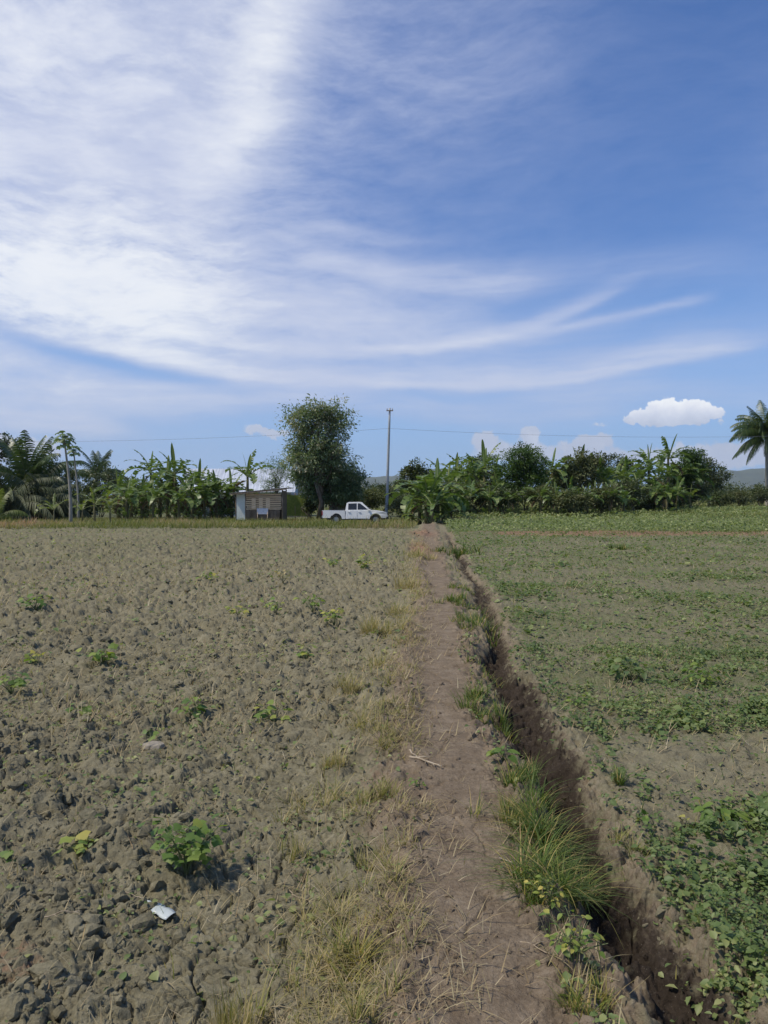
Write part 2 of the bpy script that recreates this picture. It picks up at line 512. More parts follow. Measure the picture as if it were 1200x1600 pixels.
def tube(pts, rad, n=8, cap=True):
    pts = np.asarray(pts, float); m = len(pts)
    rad = np.broadcast_to(np.asarray(rad, float), (m,))
    T = np.gradient(pts, axis=0); T = nrm(T)
    up = np.array([0, 0, 1.0]) if abs(T[0][2]) < .9 else np.array([1.0, 0, 0])
    V = []
    u = nrm(np.cross(up, T[0]))
    for i in range(m):
        u = nrm(u - T[i] * np.dot(u, T[i])); w = np.cross(T[i], u)
        a = np.arange(n) * 2 * pi / n
        V.append(pts[i] + rad[i] * (np.cos(a)[:, None] * u + np.sin(a)[:, None] * w))
    V = np.concatenate(V)
    Fc = [[i * n + j, i * n + (j + 1) % n, (i + 1) * n + (j + 1) % n, (i + 1) * n + j] for i in range(m - 1) for j in range(n)]
    if cap:
        V = np.concatenate([V, pts[:1], pts[-1:]])
        a, b = m * n, m * n + 1
        Fc += [[a, (j + 1) % n, j, j] for j in range(n)] and []
        return V, np.array(Fc), (a, b)
    return V, np.array(Fc), None


def add_tube(acc, pts, rad, n=8, rnd=.5, mat=0, smooth=True):
    V, Fc, c = tube(pts, rad, n)
    m = len(pts)
    acc.add(V, Fc, rnd, mat, smooth)
    base = acc.n - len(V)
    tri = [[c[0], (j + 1) % n, j] for j in range(n)] + [[c[1], (m - 1) * n + j, (m - 1) * n + (j + 1) % n] for j in range(n)]
    acc.f.append((np.array(tri) + base, np.full(len(tri), rnd if np.ndim(rnd) == 0 else .5), mat, False))


def add_box(acc, c, s, rnd=.5, mat=0, rz=0, rx=0, ry=0, bev=0.0):
    sx, sy, sz = [a / 2 for a in s]
    if bev <= 0:
        V = np.array([[x, y, z] for x in (-sx, sx) for y in (-sy, sy) for z in (-sz, sz)])
        Fc = [[0, 1, 3, 2], [4, 6, 7, 5], [0, 4, 5, 1], [2, 3, 7, 6], [0, 2, 6, 4], [1, 5, 7, 3]]
    else:
        b = bev
        V = []; 
        for ax in range(3):
            for sg in (-1, 1):
                for (p, q) in ((-1, -1), (1, -1), (1, 1), (-1, 1)):
                    v = [0, 0, 0]; o = [i for i in range(3) if i != ax]
                    v[ax] = sg * (sx, sy, sz)[ax]
                    v[o[0]] = p * ((sx, sy, sz)[o[0]] - b); v[o[1]] = q * ((sx, sy, sz)[o[1]] - b)
                    V.append(v)
        V = np.array(V)
        import mathutils
        from mathutils.geometry import delaunay_2d_cdt
        bm = __import__('bmesh').new()
        vs = [bm.verts.new(v) for v in V]
        r = __import__('bmesh').ops.convex_hull(bm, input=vs)
        bm.verts.index_update()
        V = np.array([v.co[:] for v in bm.verts]); Fc3 = [[v.index for v in f.verts] for f in bm.faces]
        bm.free()
    Mx = rotm(rx, ry, rz)
    V = V @ Mx.T + np.array(c)
    if bev <= 0: acc.add(V, Fc, rnd, mat, False)
    else:
        acc.add(V, [f for f in Fc3 if len(f) == 3], rnd, mat, False)


def rotm(rx, ry, rz):
    cx, sx, cy, sy, cz, sz = cos(rx), sin(rx), cos(ry), sin(ry), cos(rz), sin(rz)
    X = np.array([[1, 0, 0], [0, cx, -sx], [0, sx, cx]]); Y = np.array([[cy, 0, sy], [0, 1, 0], [-sy, 0, cy]])
    Z = np.array([[cz, -sz, 0], [sz, cz, 0], [0, 0, 1]])
    return Z @ Y @ X


def at(px, d, base=None):
    """world x of a picture column at distance d"""
    return (px - 600) / F * d


# ================================================================ materials
def new_mat(name):
    m = bpy.data.materials.new(name); m.use_nodes = True
    t = m.node_tree; t.nodes.clear()
    return m, NT(t)


def finish(n, bsdf, disp=None):
    o = nd(n.t, 'ShaderNodeOutputMaterial'); n.t.links.new(bsdf, o.inputs[0])


def principled(n, col, rough=.8, spec=.3, normal=None, metal=0.0):
    b = nd(n.t, 'ShaderNodeBsdfPrincipled')
    setin(n.t, b.inputs['Base Color'], (*col, 1) if isinstance(col, tuple) and len(col) == 3 else col)
    setin(n.t, b.inputs['Roughness'], rough)
    b.inputs['Specular IOR Level'].default_value = spec
    b.inputs['Metallic'].default_value = metal
    if normal is not None: n.t.links.new(normal, b.inputs['Normal'])
    return b.outputs[0]


def attr(n, name, out='Fac'):
    a = nd(n.t, 'ShaderNodeAttribute'); a.attribute_name = name
    return a.outputs[out]


def bump(n, h, strength=.4, dist=.01, normal=None):
    b = nd(n.t, 'ShaderNodeBump'); b.inputs['Strength'].default_value = strength
    b.inputs['Distance'].default_value = dist
    n.t.links.new(h, b.inputs['Height'])
    if normal is not None: n.t.links.new(normal, b.inputs['Normal'])
    return b.outputs[0]


def pos(n):
    return nd(n.t, 'ShaderNodeNewGeometry').outputs['Position']


def leaf_mat(name, stops, transl=.35, rough=.5, nscale=3.0, spec=.35, namp=.35):
    m, n = new_mat(name)
    r = attr(n, 'rnd')
    nz = n.noise(pos(n), nscale, 3, .5)
    f = n.m('ADD', r, n.m('MULTIPLY', n.m('SUBTRACT', nz, .5), namp))
    col = n.ramp(f, stops)
    p = principled(n, col, rough, spec)
    tr = nd(n.t, 'ShaderNodeBsdfTranslucent')
    tc = n.mix(.5, col, (.30, .42, .05), 'MIX')
    tc = n.mix(1.0, col, (1.5, 1.6, .8), 'MULTIPLY')
    n.t.links.new(tc, tr.inputs[0])
    mx = nd(n.t, 'ShaderNodeMixShader'); mx.inputs[0].default_value = transl
    n.t.links.new(p, mx.inputs[1]); n.t.links.new(tr.outputs[0], mx.inputs[2])
    finish(n, mx.outputs[0])
    return m


def plain_mat(name, c1, c2, nscale=6, rough=.8, spec=.3, bstr=.3, bdist=.01, stretch=(1, 1, 1), metal=0.0, obj=True):
    m, n = new_mat(name)
    v = nd(n.t, 'ShaderNodeTexCoord').outputs['Object'] if obj else pos(n)
    v = n.mapping(v, scale=stretch)
    nz = n.noise(v, nscale, 5, .6)
    col = n.mix(n.ss(nz, .3, .7), c1, c2)
    nm = bump(n, nz, bstr, bdist) if bstr else None
    finish(n, principled(n, col, rough, spec, nm, metal))
    return m


# soil: colour zones ride on three mesh attributes (path / red earth / weed film); the ditch zone mixes mud with painted shade
def soil_mat():
    m, n = new_mat('soil')
    P = pos(n)
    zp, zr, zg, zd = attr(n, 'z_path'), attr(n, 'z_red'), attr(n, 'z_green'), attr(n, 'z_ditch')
    big = n.noise(P, .7, 4, .55)
    mid = n.noise(P, 7, 5, .6)
    fine = n.noise(P, 60, 5, .65)
    mixf = n.m('ADD', n.m('MULTIPLY', mid, .55), n.m('MULTIPLY', fine, .45))
    grey = n.ramp(mixf, [(.30, (.115, .099, .060)), (.5, (.214, .190, .118)), (.70, (.340, .304, .204))])
    grey = n.mix(n.ss(big, .35, .7), grey, n.mix(.5, grey, (.200, .180, .120)))
    pathc = n.ramp(mixf, [(.32, (.130, .095, .062)), (.52, (.222, .172, .117)), (.70, (.315, .256, .185))])
    redc = n.ramp(mixf, [(.3, (.19, .105, .065)), (.7, (.32, .200, .130))])
    mud_shade = n.ramp(mixf, [(.32, (.024, .018, .013)), (.55, (.052, .040, .030)), (.72, (.115, .092, .070))])  # dark ditch colour: mud close by, painted shade farther off
    grn = n.ramp(mixf, [(.32, (.075, .088, .038)), (.6, (.150, .162, .078)), (.72, (.23, .225, .13))])
    ew = n.m('MULTIPLY', n.m('SUBTRACT', mid, .5), .9)
    ew = n.m('ADD', ew, n.m('MULTIPLY', n.m('SUBTRACT', n.noise(P, 20, 4, .6), .5), .8))
    def edge(z): return n.ss(n.m('ADD', z, ew), .28, .74)
    c = n.mix(edge(zp), grey, pathc)
    c = n.mix(n.m('MULTIPLY', edge(zr), .8), c, redc)
    c = n.mix(edge(zd), c, mud_shade)
    c = n.mix(n.m('MULTIPLY', edge(zg), n.m('MULTIPLY_ADD', edge(zr), -.8, .85)), c, grn)
    sp = n.ss(n.noise(P, 170, 2, .5), .68, .74)
    c = n.mix(n.m('MULTIPLY', sp, .35), c, (.42, .38, .31))
    nb = bump(n, n.noise(P, 38, 5, .7), .6, .02)
    nb = bump(n, fine, .6, .012, nb)
    nb = bump(n, n.noise(P, 240, 4, .6), .35, .004, nb)
    finish(n, principled(n, c, .95, .06, nb))
    return m


M_SOIL = soil_mat()
M_CLOD = None


# ================================================================ ground sheet
def build_ground():
    th = np.concatenate([np.arange(-180, -62, 4.0), np.arange(-60, -41, .5), np.arange(-41, 41.01, .092), np.arange(41.5, 60.1, .5), np.arange(62, 179, 4.0)])
    th = np.radians(th)
    rr = [.25, .6, .9, 1.15, 1.3, 1.4]
    while rr[-1] < 2.0: rr.append(rr[-1] * 1.01)
    while rr[-1] < 12: rr.append(rr[-1] * 1.0026)
    while rr[-1] < 110: rr.append(rr[-1] * 1.0058)
    while rr[-1] < 7400: rr.append(rr[-1] * 1.05)
    rr = np.array(rr)
    Rr, Th = np.meshgrid(rr, th, indexing='ij')
    x = (Rr * np.sin(Th)).ravel(); y = (Rr * np.cos(Th)).ravel()
    z = height(x, y)
    nr, nt_ = len(rr), len(th)
    V = np.stack([x, y, z], 1)
    V = np.concatenate([V, [[0, 0, 0.0]]])
    i = np.arange(nr - 1)[:, None]; j = np.arange(nt_)[None]
    j2 = (j + 1) % nt_
    Q = np.stack([i * nt_ + j + 0 * j2, i * nt_ + j2, (i + 1) * nt_ + j2, (i + 1) * nt_ + j + 0 * j2], -1).reshape(-1, 4)
    a = Acc(); a.add(V, Q[:, ::-1], .5)
    c = len(V) - 1
    a.f.append((np.stack([np.full(nt_, c), (np.arange(nt_) + 1) % nt_, np.arange(nt_)], 1), np.full(nt_, .5), 0, True))
    o = a.obj('ground', M_SOIL)
    tag(o, kind='structure')
    s, path, dk, dd, ditch, left, right = soil_masks(V[:, 0], V[:, 1])
    X, Y = V[:, 0], V[:, 1]
    zred = np.zeros(len(V))
    for (cx, cy, rx, ry, am) in REDS:
        zred += am * np.exp(-(((X - cx) / rx) ** 2 + ((Y - cy) / ry) ** 2))
    # reddish dry bank on the path's left shoulder close by
    zred += .50 * np.exp(-((s + .42) / .16) ** 2) * (1 - sst(Y, 7, 14)) * (Y > 0) * sst(fbm(X * 1.7, Y * 1.1, 77, 3), .40, .62)
    zp = np.clip(path + .75 * dk * (Y < 50) + .55 * np.exp(-((dd - .0) / .34) ** 4) * (Y < 40) * (Y > 0), 0, 1)
    zd = np.exp(-np.abs((dd - .01) / (.195 + .05 * np.sin(Y * .9 + 2) - .05 * sst(Y, 8, 14))) ** 3.0) * (1 - sst(Y, 30, 42)) * (.88 - .22 * sst(Y, 4, 12)) * (Y > -20)  # where the ditch is coloured dark, for mud and for its shade
    # a weed film thickens with distance, most on the verges and the right-hand field
    rr_ = np.hypot(X, Y)
    zg = (.24 + .36 * fbm(X * .7, Y * .9, 23, 3)) * sst(rr_, 4, 26) * left * (Y < 44)
    zg = zg + right * (Y < 38) * (.28 + .45 * fbm(X * .5, Y * 1.1, 19, 3)) * sst(Y, 2, 7)
    zg = np.where((Y > 43.5) & (left > .5), .30 + .6 * fbm(X * .4, Y * .8, 29, 3), zg)
    zg = np.where((Y > 38.5) & (right > .5), .95, zg)
    zg = np.where((left > .5) & (np.abs(Y - 58) < 4.0), .25, zg)
    zg = np.clip(zg, 0, 1) * (1 - np.clip(path, 0, 1)) + .9 * (Y > 62) * np.clip(path, 0, 1) * 0
    zg = np.where(Y > 64, .95, zg)
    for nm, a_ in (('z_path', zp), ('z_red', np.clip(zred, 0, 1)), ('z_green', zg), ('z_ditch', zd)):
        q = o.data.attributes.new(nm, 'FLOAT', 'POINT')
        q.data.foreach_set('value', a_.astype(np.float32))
    return o


REDS = [(at(655, 25), 25, .5, 5, .8), (at(658, 36), 36, .8, 4, .8), (at(290, 50), 50, 2.2, 2.5, .9), (at(20, 47), 47, 3.0, 2.2, .9),
        (at(430, 52), 52, 2.0, 1.2, .4),
        (at(900, 36.4), 36.3, 2.6, 1.5, 1.2), (at(810, 36.4), 36.3, 1.2, 1.1, 1.0), (at(1090, 36.4), 36.3, 3.2, 1.3, 1.2), (at(1200, 36.4), 36.3, 1.4, 1.4, .8), (at(980, 36.4), 36.3, 2, 1.1, .5),
        (at(-20, 2.6), 2.72, .20, .14, .55), (at(20, 2.9), 2.9, .10, .05, .5), (at(760, 46), 40, 1.2, 1.0, .4)]
ground = build_ground()

# ================================================================ materials for plants and things
STRAW = [(.0, (.30, .24, .12)), (.35, (.42, .35, .20)), (.7, (.30, .21, .11)), (1, (.50, .43, .28))]
M_STRAW = leaf_mat('straw', STRAW, .15, .7, 20, .2, .2)
M_GRASS = leaf_mat('grass', [(0, (0.061, 0.098, 0.019)), (.35, (0.101, 0.155, 0.030)), (.6, (0.182, 0.218, 0.048)), (.8, (0.365, 0.310, 0.084)), (1, (0.540, 0.380, 0.180))], .35, .5, 8, .3, .25)
M_DRYGRASS = leaf_mat('dry_grass', [(0, (0.156, 0.180, 0.050)), (.3, (0.288, 0.264, 0.088)), (.6, (0.408, 0.324, 0.150)), (1, (0.528, 0.420, 0.263))], .3, .6, 8, .25, .25)
M_VERGE = leaf_mat('verge_grass', [(0, (.09, .11, .03)), (.35, (.16, .185, .05)), (.6, (.25, .24, .09)), (.8, (.34, .26, .15)), (1, (.36, .22, .15))], .3, .6, .5, .25, .6)
M_WEED = leaf_mat('weed_leaf', [(0, (0.067, 0.120, 0.021)), (.4, (0.133, 0.216, 0.042)), (.75, (0.266, 0.320, 0.063)), (1, (0.570, 0.464, 0.112))], .35, .5, 6, .4, .25)
M_COVER = leaf_mat('cover_leaf', [(0, (0.068, 0.104, 0.030)), (.35, (0.118, 0.172, 0.051)), (.7, (0.204, 0.252, 0.084)), (1, (0.395, 0.383, 0.154))], .3, .5, 1.2, .4, .6)
M_CROP = leaf_mat('crop_leaf', [(0, (0.087, 0.116, 0.040)), (.4, (0.153, 0.194, 0.060)), (.75, (0.239, 0.286, 0.100)), (1, (0.425, 0.437, 0.198))], .35, .5, .4, .45, .5)
M_BAN = leaf_mat('banana_leaf', [(0, (0.062, 0.103, 0.025)), (.4, (0.102, 0.163, 0.036)), (.8, (0.185, 0.240, 0.052)), (1, (0.349, 0.340, 0.085))], .30, .42, .8, .5, .4)
M_BANY = leaf_mat('young_banana_leaf', [(0, (0.081, 0.119, 0.027)), (.5, (0.153, 0.187, 0.045)), (1, (0.270, 0.272, 0.081))], .4, .45, .8, .45, .4)
M_BAND = leaf_mat('dead_banana_leaf', [(0, (.07, .045, .025)), (.6, (.15, .10, .055)), (1, (.24, .17, .10))], .15, .8, 2, .2, .4)
M_MIDRIB = plain_mat('midrib', (.22, .27, .10), (.32, .34, .16), 4)
M_STEM = plain_mat('pseudostem', (.10, .09, .04), (.22, .20, .10), 3, stretch=(1, 1, .3))
M_FROND = leaf_mat('frond', [(0, (0.027, 0.052, 0.017)), (.5, (0.056, 0.093, 0.026)), (1, (0.133, 0.156, 0.046))], .2, .4, .8, .5, .4)
M_FRONDB = leaf_mat('dry_frond', [(0, (0.030, 0.050, 0.018)), (.4, (0.060, 0.077, 0.031)), (.8, (0.102, 0.110, 0.052)), (1, (0.170, 0.187, 0.090))], .15, .6, .8, .3, .4)
M_TREE = leaf_mat('tree_leaf', [(0, (0.068, 0.113, 0.054)), (.35, (0.115, 0.176, 0.076)), (.7, (0.217, 0.268, 0.131)), (1, (0.481, 0.432, 0.323))], .25, .5, .5, .4, .5)
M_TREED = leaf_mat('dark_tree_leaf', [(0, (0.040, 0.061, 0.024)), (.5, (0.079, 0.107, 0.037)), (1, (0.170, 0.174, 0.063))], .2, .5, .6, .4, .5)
M_TREEG = leaf_mat('bright_tree_leaf', [(0, (0.034, 0.070, 0.016)), (.5, (0.070, 0.125, 0.026)), (1, (0.151, 0.210, 0.052))], .3, .5, .6, .35, .5)
M_TREEO = leaf_mat('olive_leaf', [(0, (0.060, 0.074, 0.024)), (.5, (0.114, 0.132, 0.042)), (1, (0.204, 0.204, 0.084))], .25, .6, .6, .3, .5)
M_BUSH = leaf_mat('bush_leaf', [(0, (0.061, 0.084, 0.031)), (.5, (0.126, 0.145, 0.058)), (1, (0.267, 0.234, 0.111))], .2, .6, .8, .3, .5)
M_BARK = plain_mat('bark', (.085, .065, .045), (.18, .15, .115), 5, .9, .2, .8, .03, (1, 1, .25))
M_BARKP = plain_mat('pale_bark', (.24, .22, .17), (.36, .33, .27), 5, .85, .2, .5, .02, (1, 1, .4))
M_GSTEM = plain_mat('green_stem', (.10, .13, .05), (.17, .19, .08), 20)
M_WHITE = plain_mat('white_paint', (.82, .81, .77), (.85, .84, .80), 2, .28, .5, 0, obj=True)
M_GLASS = plain_mat('dark_glass', (.012, .015, .017), (.02, .024, .027), 2, .08, .6, 0)
M_BLACK = plain_mat('black_plastic', (.018, .018, .018), (.03, .03, .03), 5, .6, .3, 0)
M_TYRE = plain_mat('tyre_rubber', (.02, .02, .02), (.045, .042, .038), 12, .85, .2, .2)
M_RIM = plain_mat('alloy', (.35, .35, .36), (.45, .45, .46), 8, .35, .5, 0, metal=.8)
M_LAMP = plain_mat('lamp_lens', (.65, .67, .68), (.75, .76, .77), 8, .15, .5, 0)
M_RED = plain_mat('tail_lens', (.35, .02, .02), (.42, .03, .03), 8, .2, .5, 0)
M_CONC = plain_mat('concrete', (.33, .34, .34), (.46, .47, .46), 3, .85, .3, .3, stretch=(1, 1, .2))
M_METAL = plain_mat('galvanised', (.42, .45, .50), (.58, .62, .68), .8, .5, .5, .1, stretch=(1, .2, 1))
M_RUST = plain_mat('rusty_sheet', (.20, .20, .21), (.34, .34, .35), 1.5, .7, .3, .2)
M_WIRE = plain_mat('wire', (.22, .23, .25), (.28, .29, .31), 3, .6)
M_SLAT = plain_mat('bamboo_slat', (.62, .43, .25), (.78, .60, .39), 4, .75, .3, .2, stretch=(.3, 1, 3))
M_WOODD = plain_mat('old_wood', (.17, .125, .085), (.31, .24, .17), 6, .85, .2, .4, stretch=(1, 1, .3))
M_PALE = plain_mat('pale_board', (.56, .58, .50), (.66, .68, .60), 2, .8, .3, .1)
M_SIGN = plain_mat('sign_board', (.60, .60, .62), (.72, .71, .72), 6, .7, .3, 0)
M_NET = plain_mat('shade_net', (.13, .17, .03), (.21, .24, .055), 5, .8, .2, .2)
M_PLAST = plain_mat('plastic_film', (.40, .44, .42), (.52, .56, .54), 9, .35, .5, .4, .004)
M_WALLH = plain_mat('house_wall', (.38, .44, .50), (.52, .57, .62), 1.5, .8, .3, .1)
M_DEADW = plain_mat('dead_stalk', (.30, .23, .15), (.50, .42, .31), 30, .8, .2, .4, .003)


def gz(x, y): return float(hz1(x, y)[0])


def gcoarse(x, y): return float(height(np.array([x * 1.0]), np.array([y * 1.0]), fine=False)[0])


# ---------------------------------------------------------------- blades of grass
def blades(acc, P, phi, L, w, lean, droop, rnd, seg=5, mat=0):
    N = len(P); t = np.linspace(0, 1, seg + 1)
    h = L[:, None] * (lean[:, None] * t + droop[:, None] * t ** 2.2)
    v = L[:, None] * (t * np.sqrt(np.clip(1 - lean[:, None] ** 2, .05, 1)) - .55 * droop[:, None] * t ** 2.6)
    cx = P[:, 0, None] + np.cos(phi)[:, None] * h; cy = P[:, 1, None] + np.sin(phi)[:, None] * h; cz = P[:, 2, None] + v
    ww = w[:, None] * (1 - t ** 1.8 * .93)
    tw = phi + 1.57
    sx, sy = np.cos(tw)[:, None] * ww, np.sin(tw)[:, None] * ww
    A = np.stack([cx - sx, cy - sy, cz], -1); B = np.stack([cx + sx, cy + sy, cz], -1)
    V = np.stack([A, B], 2).reshape(N, -1, 3)
    f = np.array([[2 * i, 2 * i + 1, 2 * i + 3, 2 * i + 2] for i in range(seg)])
    Fc = (f[None] + (np.arange(N) * 2 * (seg + 1))[:, None, None]).reshape(-1, 4)
    acc.add(V.reshape(-1, 3), Fc, np.repeat(rnd, seg), mat)


# leaf templates: x along the leaf 0..1, y across -.5...5, z cupping
def leaf_oval(n=4, cup=.12, droop=.15, tip=.9):
    xs = np.linspace(0, 1, n + 1); V = []
    for x in xs:
        w = .5 * math.sin(pi * x ** tip) ** .8 if 0 < x < 1 else 0.0
        z = -droop * x * x
        V += [[x, -w, z + cup * w * 2], [x, 0, z], [x, w, z + cup * w * 2]]
    Fc = []
    for i in range(n):
        a = 3 * i
        Fc += [[a, a + 1, a + 4, a + 3], [a + 1, a + 2, a + 5, a + 4]]
    return np.array(V), np.array(Fc)


def leaf_diamond():
    return np.array([[0, 0, 0], [.45, -.5, .06], [1, 0, -.05], [.45, .5, .06]]), np.array([[0, 1, 2, 3]])


def leaf_lobed(k=5):
    """maple-like blade fanning from the stalk"""
    V = [[0.12, 0, 0]]; 
    for i in range(k * 2 + 1):
        a = (i / (k * 2) - .5) * radians(250)
        r = (.62 - .10 * abs(i - k) / k) if i % 2 else .40
        V.append([.35 + r * cos(a) * 1.0, r * sin(a), -.10 * r - .05 * (i % 2)])
    Fc = [[0, i, i + 1] for i in range(1, len(V) - 1)]
    return np.array(V), np.array(Fc)


def rand_unit(rg, n):
    return nrm(rg.normal(size=(n, 3)))


def in_frustum(x, y, m=1.3):
    return np.abs(x) < (y * .51 + .25) * m + 1.3


# ================================================================ stuff on the soil
ICO = None


def ico():
    import bmesh
    bm = bmesh.new(); bmesh.ops.create_icosphere(bm, subdivisions=2, radius=1)
    V = np.array([v.co[:] for v in bm.verts]); Fc = np.array([[v.index for v in f.verts] for f in bm.faces]); bm.free()
    return V, Fc


def soil_at(V):
    """z_ attributes for loose lumps, the same colour zones as the sheet they lie on"""
    s, path, dk, dd, ditch, left, right = soil_masks(V[:, 0], V[:, 1])
    return np.clip(path + .75 * dk, 0, 1), np.clip(ditch, 0, 1)


def scatter_clods():
    rg = np.random.default_rng(5)
    V0, F0 = ico()
    a = Acc(); zp = []; zd = []
    vars_ = []
    for k in range(10):
        d = V0.copy()
        d *= 1 + .75 * (vnoise(V0[:, 0] * 1.8 + k * 9, V0[:, 1] * 1.8 + V0[:, 2] * 2.1, k) - .5)[:, None] + .35 * (vnoise(V0[:, 0] * 5 + k * 9 + V0[:, 2] * 3.3, V0[:, 1] * 5 - V0[:, 2] * 4.1, k + 50) - .5)[:, None]
        for q in range(6):                       # break faces off to make them angular
            n_ = rand_unit(rg, 1)[0]; c = rg.uniform(.55, .95)
            o = d @ n_; d = d - np.clip(o - c, 0, None)[:, None] * n_
        vars_.append(d)
    spec = [(1000, 1.8, 5.0, .020, .050), (9500, 1.8, 5.0, .004, .018), (950, 5, 10, .020, .045), (5200, 5, 10, .009, .024), (1500, 10, 20, .025, .055), (700, 20, 42, .03, .07)]
    for (n_, y0, y1, r0, r1) in spec:
        m = n_ * 3
        y = np.exp(rg.uniform(np.log(y0), np.log(y1), m)); x = rg.uniform(-1, 1, m) * ((y * .51 + .25) * 1.2 + 1.1) 
        s, path, dk, dd, ditch, left, right = soil_masks(x, y)
        keepp = left * 1.0 + .16 * right + .16 * (1 - left) * (1 - right) * (1 - path) * (1 - ditch) + .05 * path + .10 * path * (r1 < .03)
        crust = np.exp(-((s + .95) / .38) ** 4) * sst(y, 2.0, 2.6) * (1 - sst(y, 4.5, 7))
        cl = .35 + 1.3 * fbm(x * 1.3, y * 1.3, 88, 3)
        k = rg.uniform(0, 1, m) < keepp * (1 - .85 * crust) * cl * (.5 + .5 * sst(y, 2, 2.6))
        x, y = x[k][:n_], y[k][:n_]; N = len(x)
        r = r0 + (r1 - r0) * rg.uniform(0, 1, N) ** 1.8
        z = height(x, y) + r * rg.uniform(-.45, .15, N)
        for vi in range(10):
            sel = np.arange(N) % 10 == vi
            P = np.stack([x, y, z], 1)[sel]; rr = r[sel][:, None]
            A = rand_unit(rg, len(P)); A[:, 2] *= .4; A = nrm(A); B = nrm(np.cross(rand_unit(rg, len(P)), A)); C = np.cross(A, B)
            # lie on their flat side
            V, Fc, _ = batch(vars_[vi] * [1, .85, .7], F0, P, A * rr * rg.uniform(.9, 1.4, (len(P), 1)), B * rr, C * rr)
            a.add(V, Fc, .5, 0, False)
    o = a.obj('soil_clods', M_SOIL)
    V = np.concatenate(a.v)
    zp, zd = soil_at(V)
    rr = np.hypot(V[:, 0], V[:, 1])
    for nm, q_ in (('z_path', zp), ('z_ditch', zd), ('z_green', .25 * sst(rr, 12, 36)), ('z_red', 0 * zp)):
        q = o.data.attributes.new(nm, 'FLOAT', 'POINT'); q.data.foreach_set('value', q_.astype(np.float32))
    tag(o, 'crumbled grey brown clods of earth strewn over the ploughed field', kind='stuff', cat='soil clods')


scatter_clods()


def scatter_straw():
    rg = np.random.default_rng(8)
    a = Acc()
    for (n_, y0, y1, L0, L1, w) in ((6500, 1.8, 5, .025, .12, .0014), (7800, 5, 12, .05, .17, .0022), (5500, 12, 42, .08, .26, .0045)):
        m = n_ * 3
        y = np.exp(rg.uniform(np.log(y0), np.log(y1), m)); x = rg.uniform(-1, 1, m) * ((y * .51 + .25) * 1.2 + 1.1)
        s, path, dk, dd, ditch, left, right = soil_masks(x, y)
        kp = left * .7 + .45 * (1 - left) * (s < 0) + .14 * path + .20 * right + 1.0 * np.exp(-((s + .38) / .22) ** 2) + .5 * np.exp(-((s - .33) / .12) ** 2)
        kp = kp * (.2 + 1.6 * sst(fbm(x * 1.8, y * 1.8, 66, 3), .38, .65))
        k = rg.uniform(0, 1, m) < kp
        x, y = x[k][:n_], y[k][:n_]; N = len(x)
        z = height(x, y) + .006
        L = rg.uniform(L0, L1, N)
        blades(a, np.stack([x, y, z], 1), rg.uniform(0, 2 * pi, N), L, np.full(N, w) * rg.uniform(.6, 1.8, N), rg.uniform(.55, .999, N), rg.uniform(-.1, .4, N), rg.uniform(0, 1, N), 3)
    o = a.obj('straw_litter', M_STRAW)
    tag(o, 'bleached bits of straw and dry stalks littering the soil', 'straw', kind='stuff')


scatter_straw()


def cover_density(x, y):
    s, path, dk, dd, ditch, left, right = soil_masks(x, y)
    s_ = s - .12 * np.sin(y * 2.1)
    lo_ = np.clip(.74 + (y - 2.5) * .07, .74, .94)
    margin = sst(s_, lo_ - .1, lo_ + .35)
    n1 = fbm(x * .9, y * .9, 131, 3)
    bare = np.exp(-((y - 4.7) / .45) ** 2) * (1 - sst(s, 2.0, 3.2)) * .95
    near = (1 - sst(y, 3.9, 4.5)) * (.45 + .75 * sst(fbm(x * 2.2, y * 2.2, 210, 3), .34, .58))
    mid = sst(y, 5.1, 5.9) * (1 - sst(y, 7.6, 9.5)) * (.22 + .75 * sst(n1, .38, .64))
    m2 = sst(y, 7.6, 9.5) * (1 - sst(y, 17, 24)) * (.12 + .65 * sst(fbm(x * .55, y * 1.0, 7, 3), .42, .68))
    m3 = sst(y, 17, 24) * (.30 + .5 * sst(n1, .42, .7))
    g = margin * (near + mid + m2 + m3) * (1 - bare) + .05 * sst(s, .95, 1.2)
    # a few plants strayed onto the left field and the path's verge
    g += left * (.026 + .10 * sst(fbm(x * .6, y * .8, 301, 3), .5, .72)) * (.5 + 1.6 * sst(y, 6, 22))
    g += .03 * (1 - left) * (1 - path) * (s < 0)
    g += .10 * np.exp(-((dd + .33) / .10) ** 2) + .26 * np.exp(-((dd - .34) / .15) ** 2)
    return np.clip(g * (1 - .97 * ditch) * (1 - path), 0, 1.2) * (y < 44)


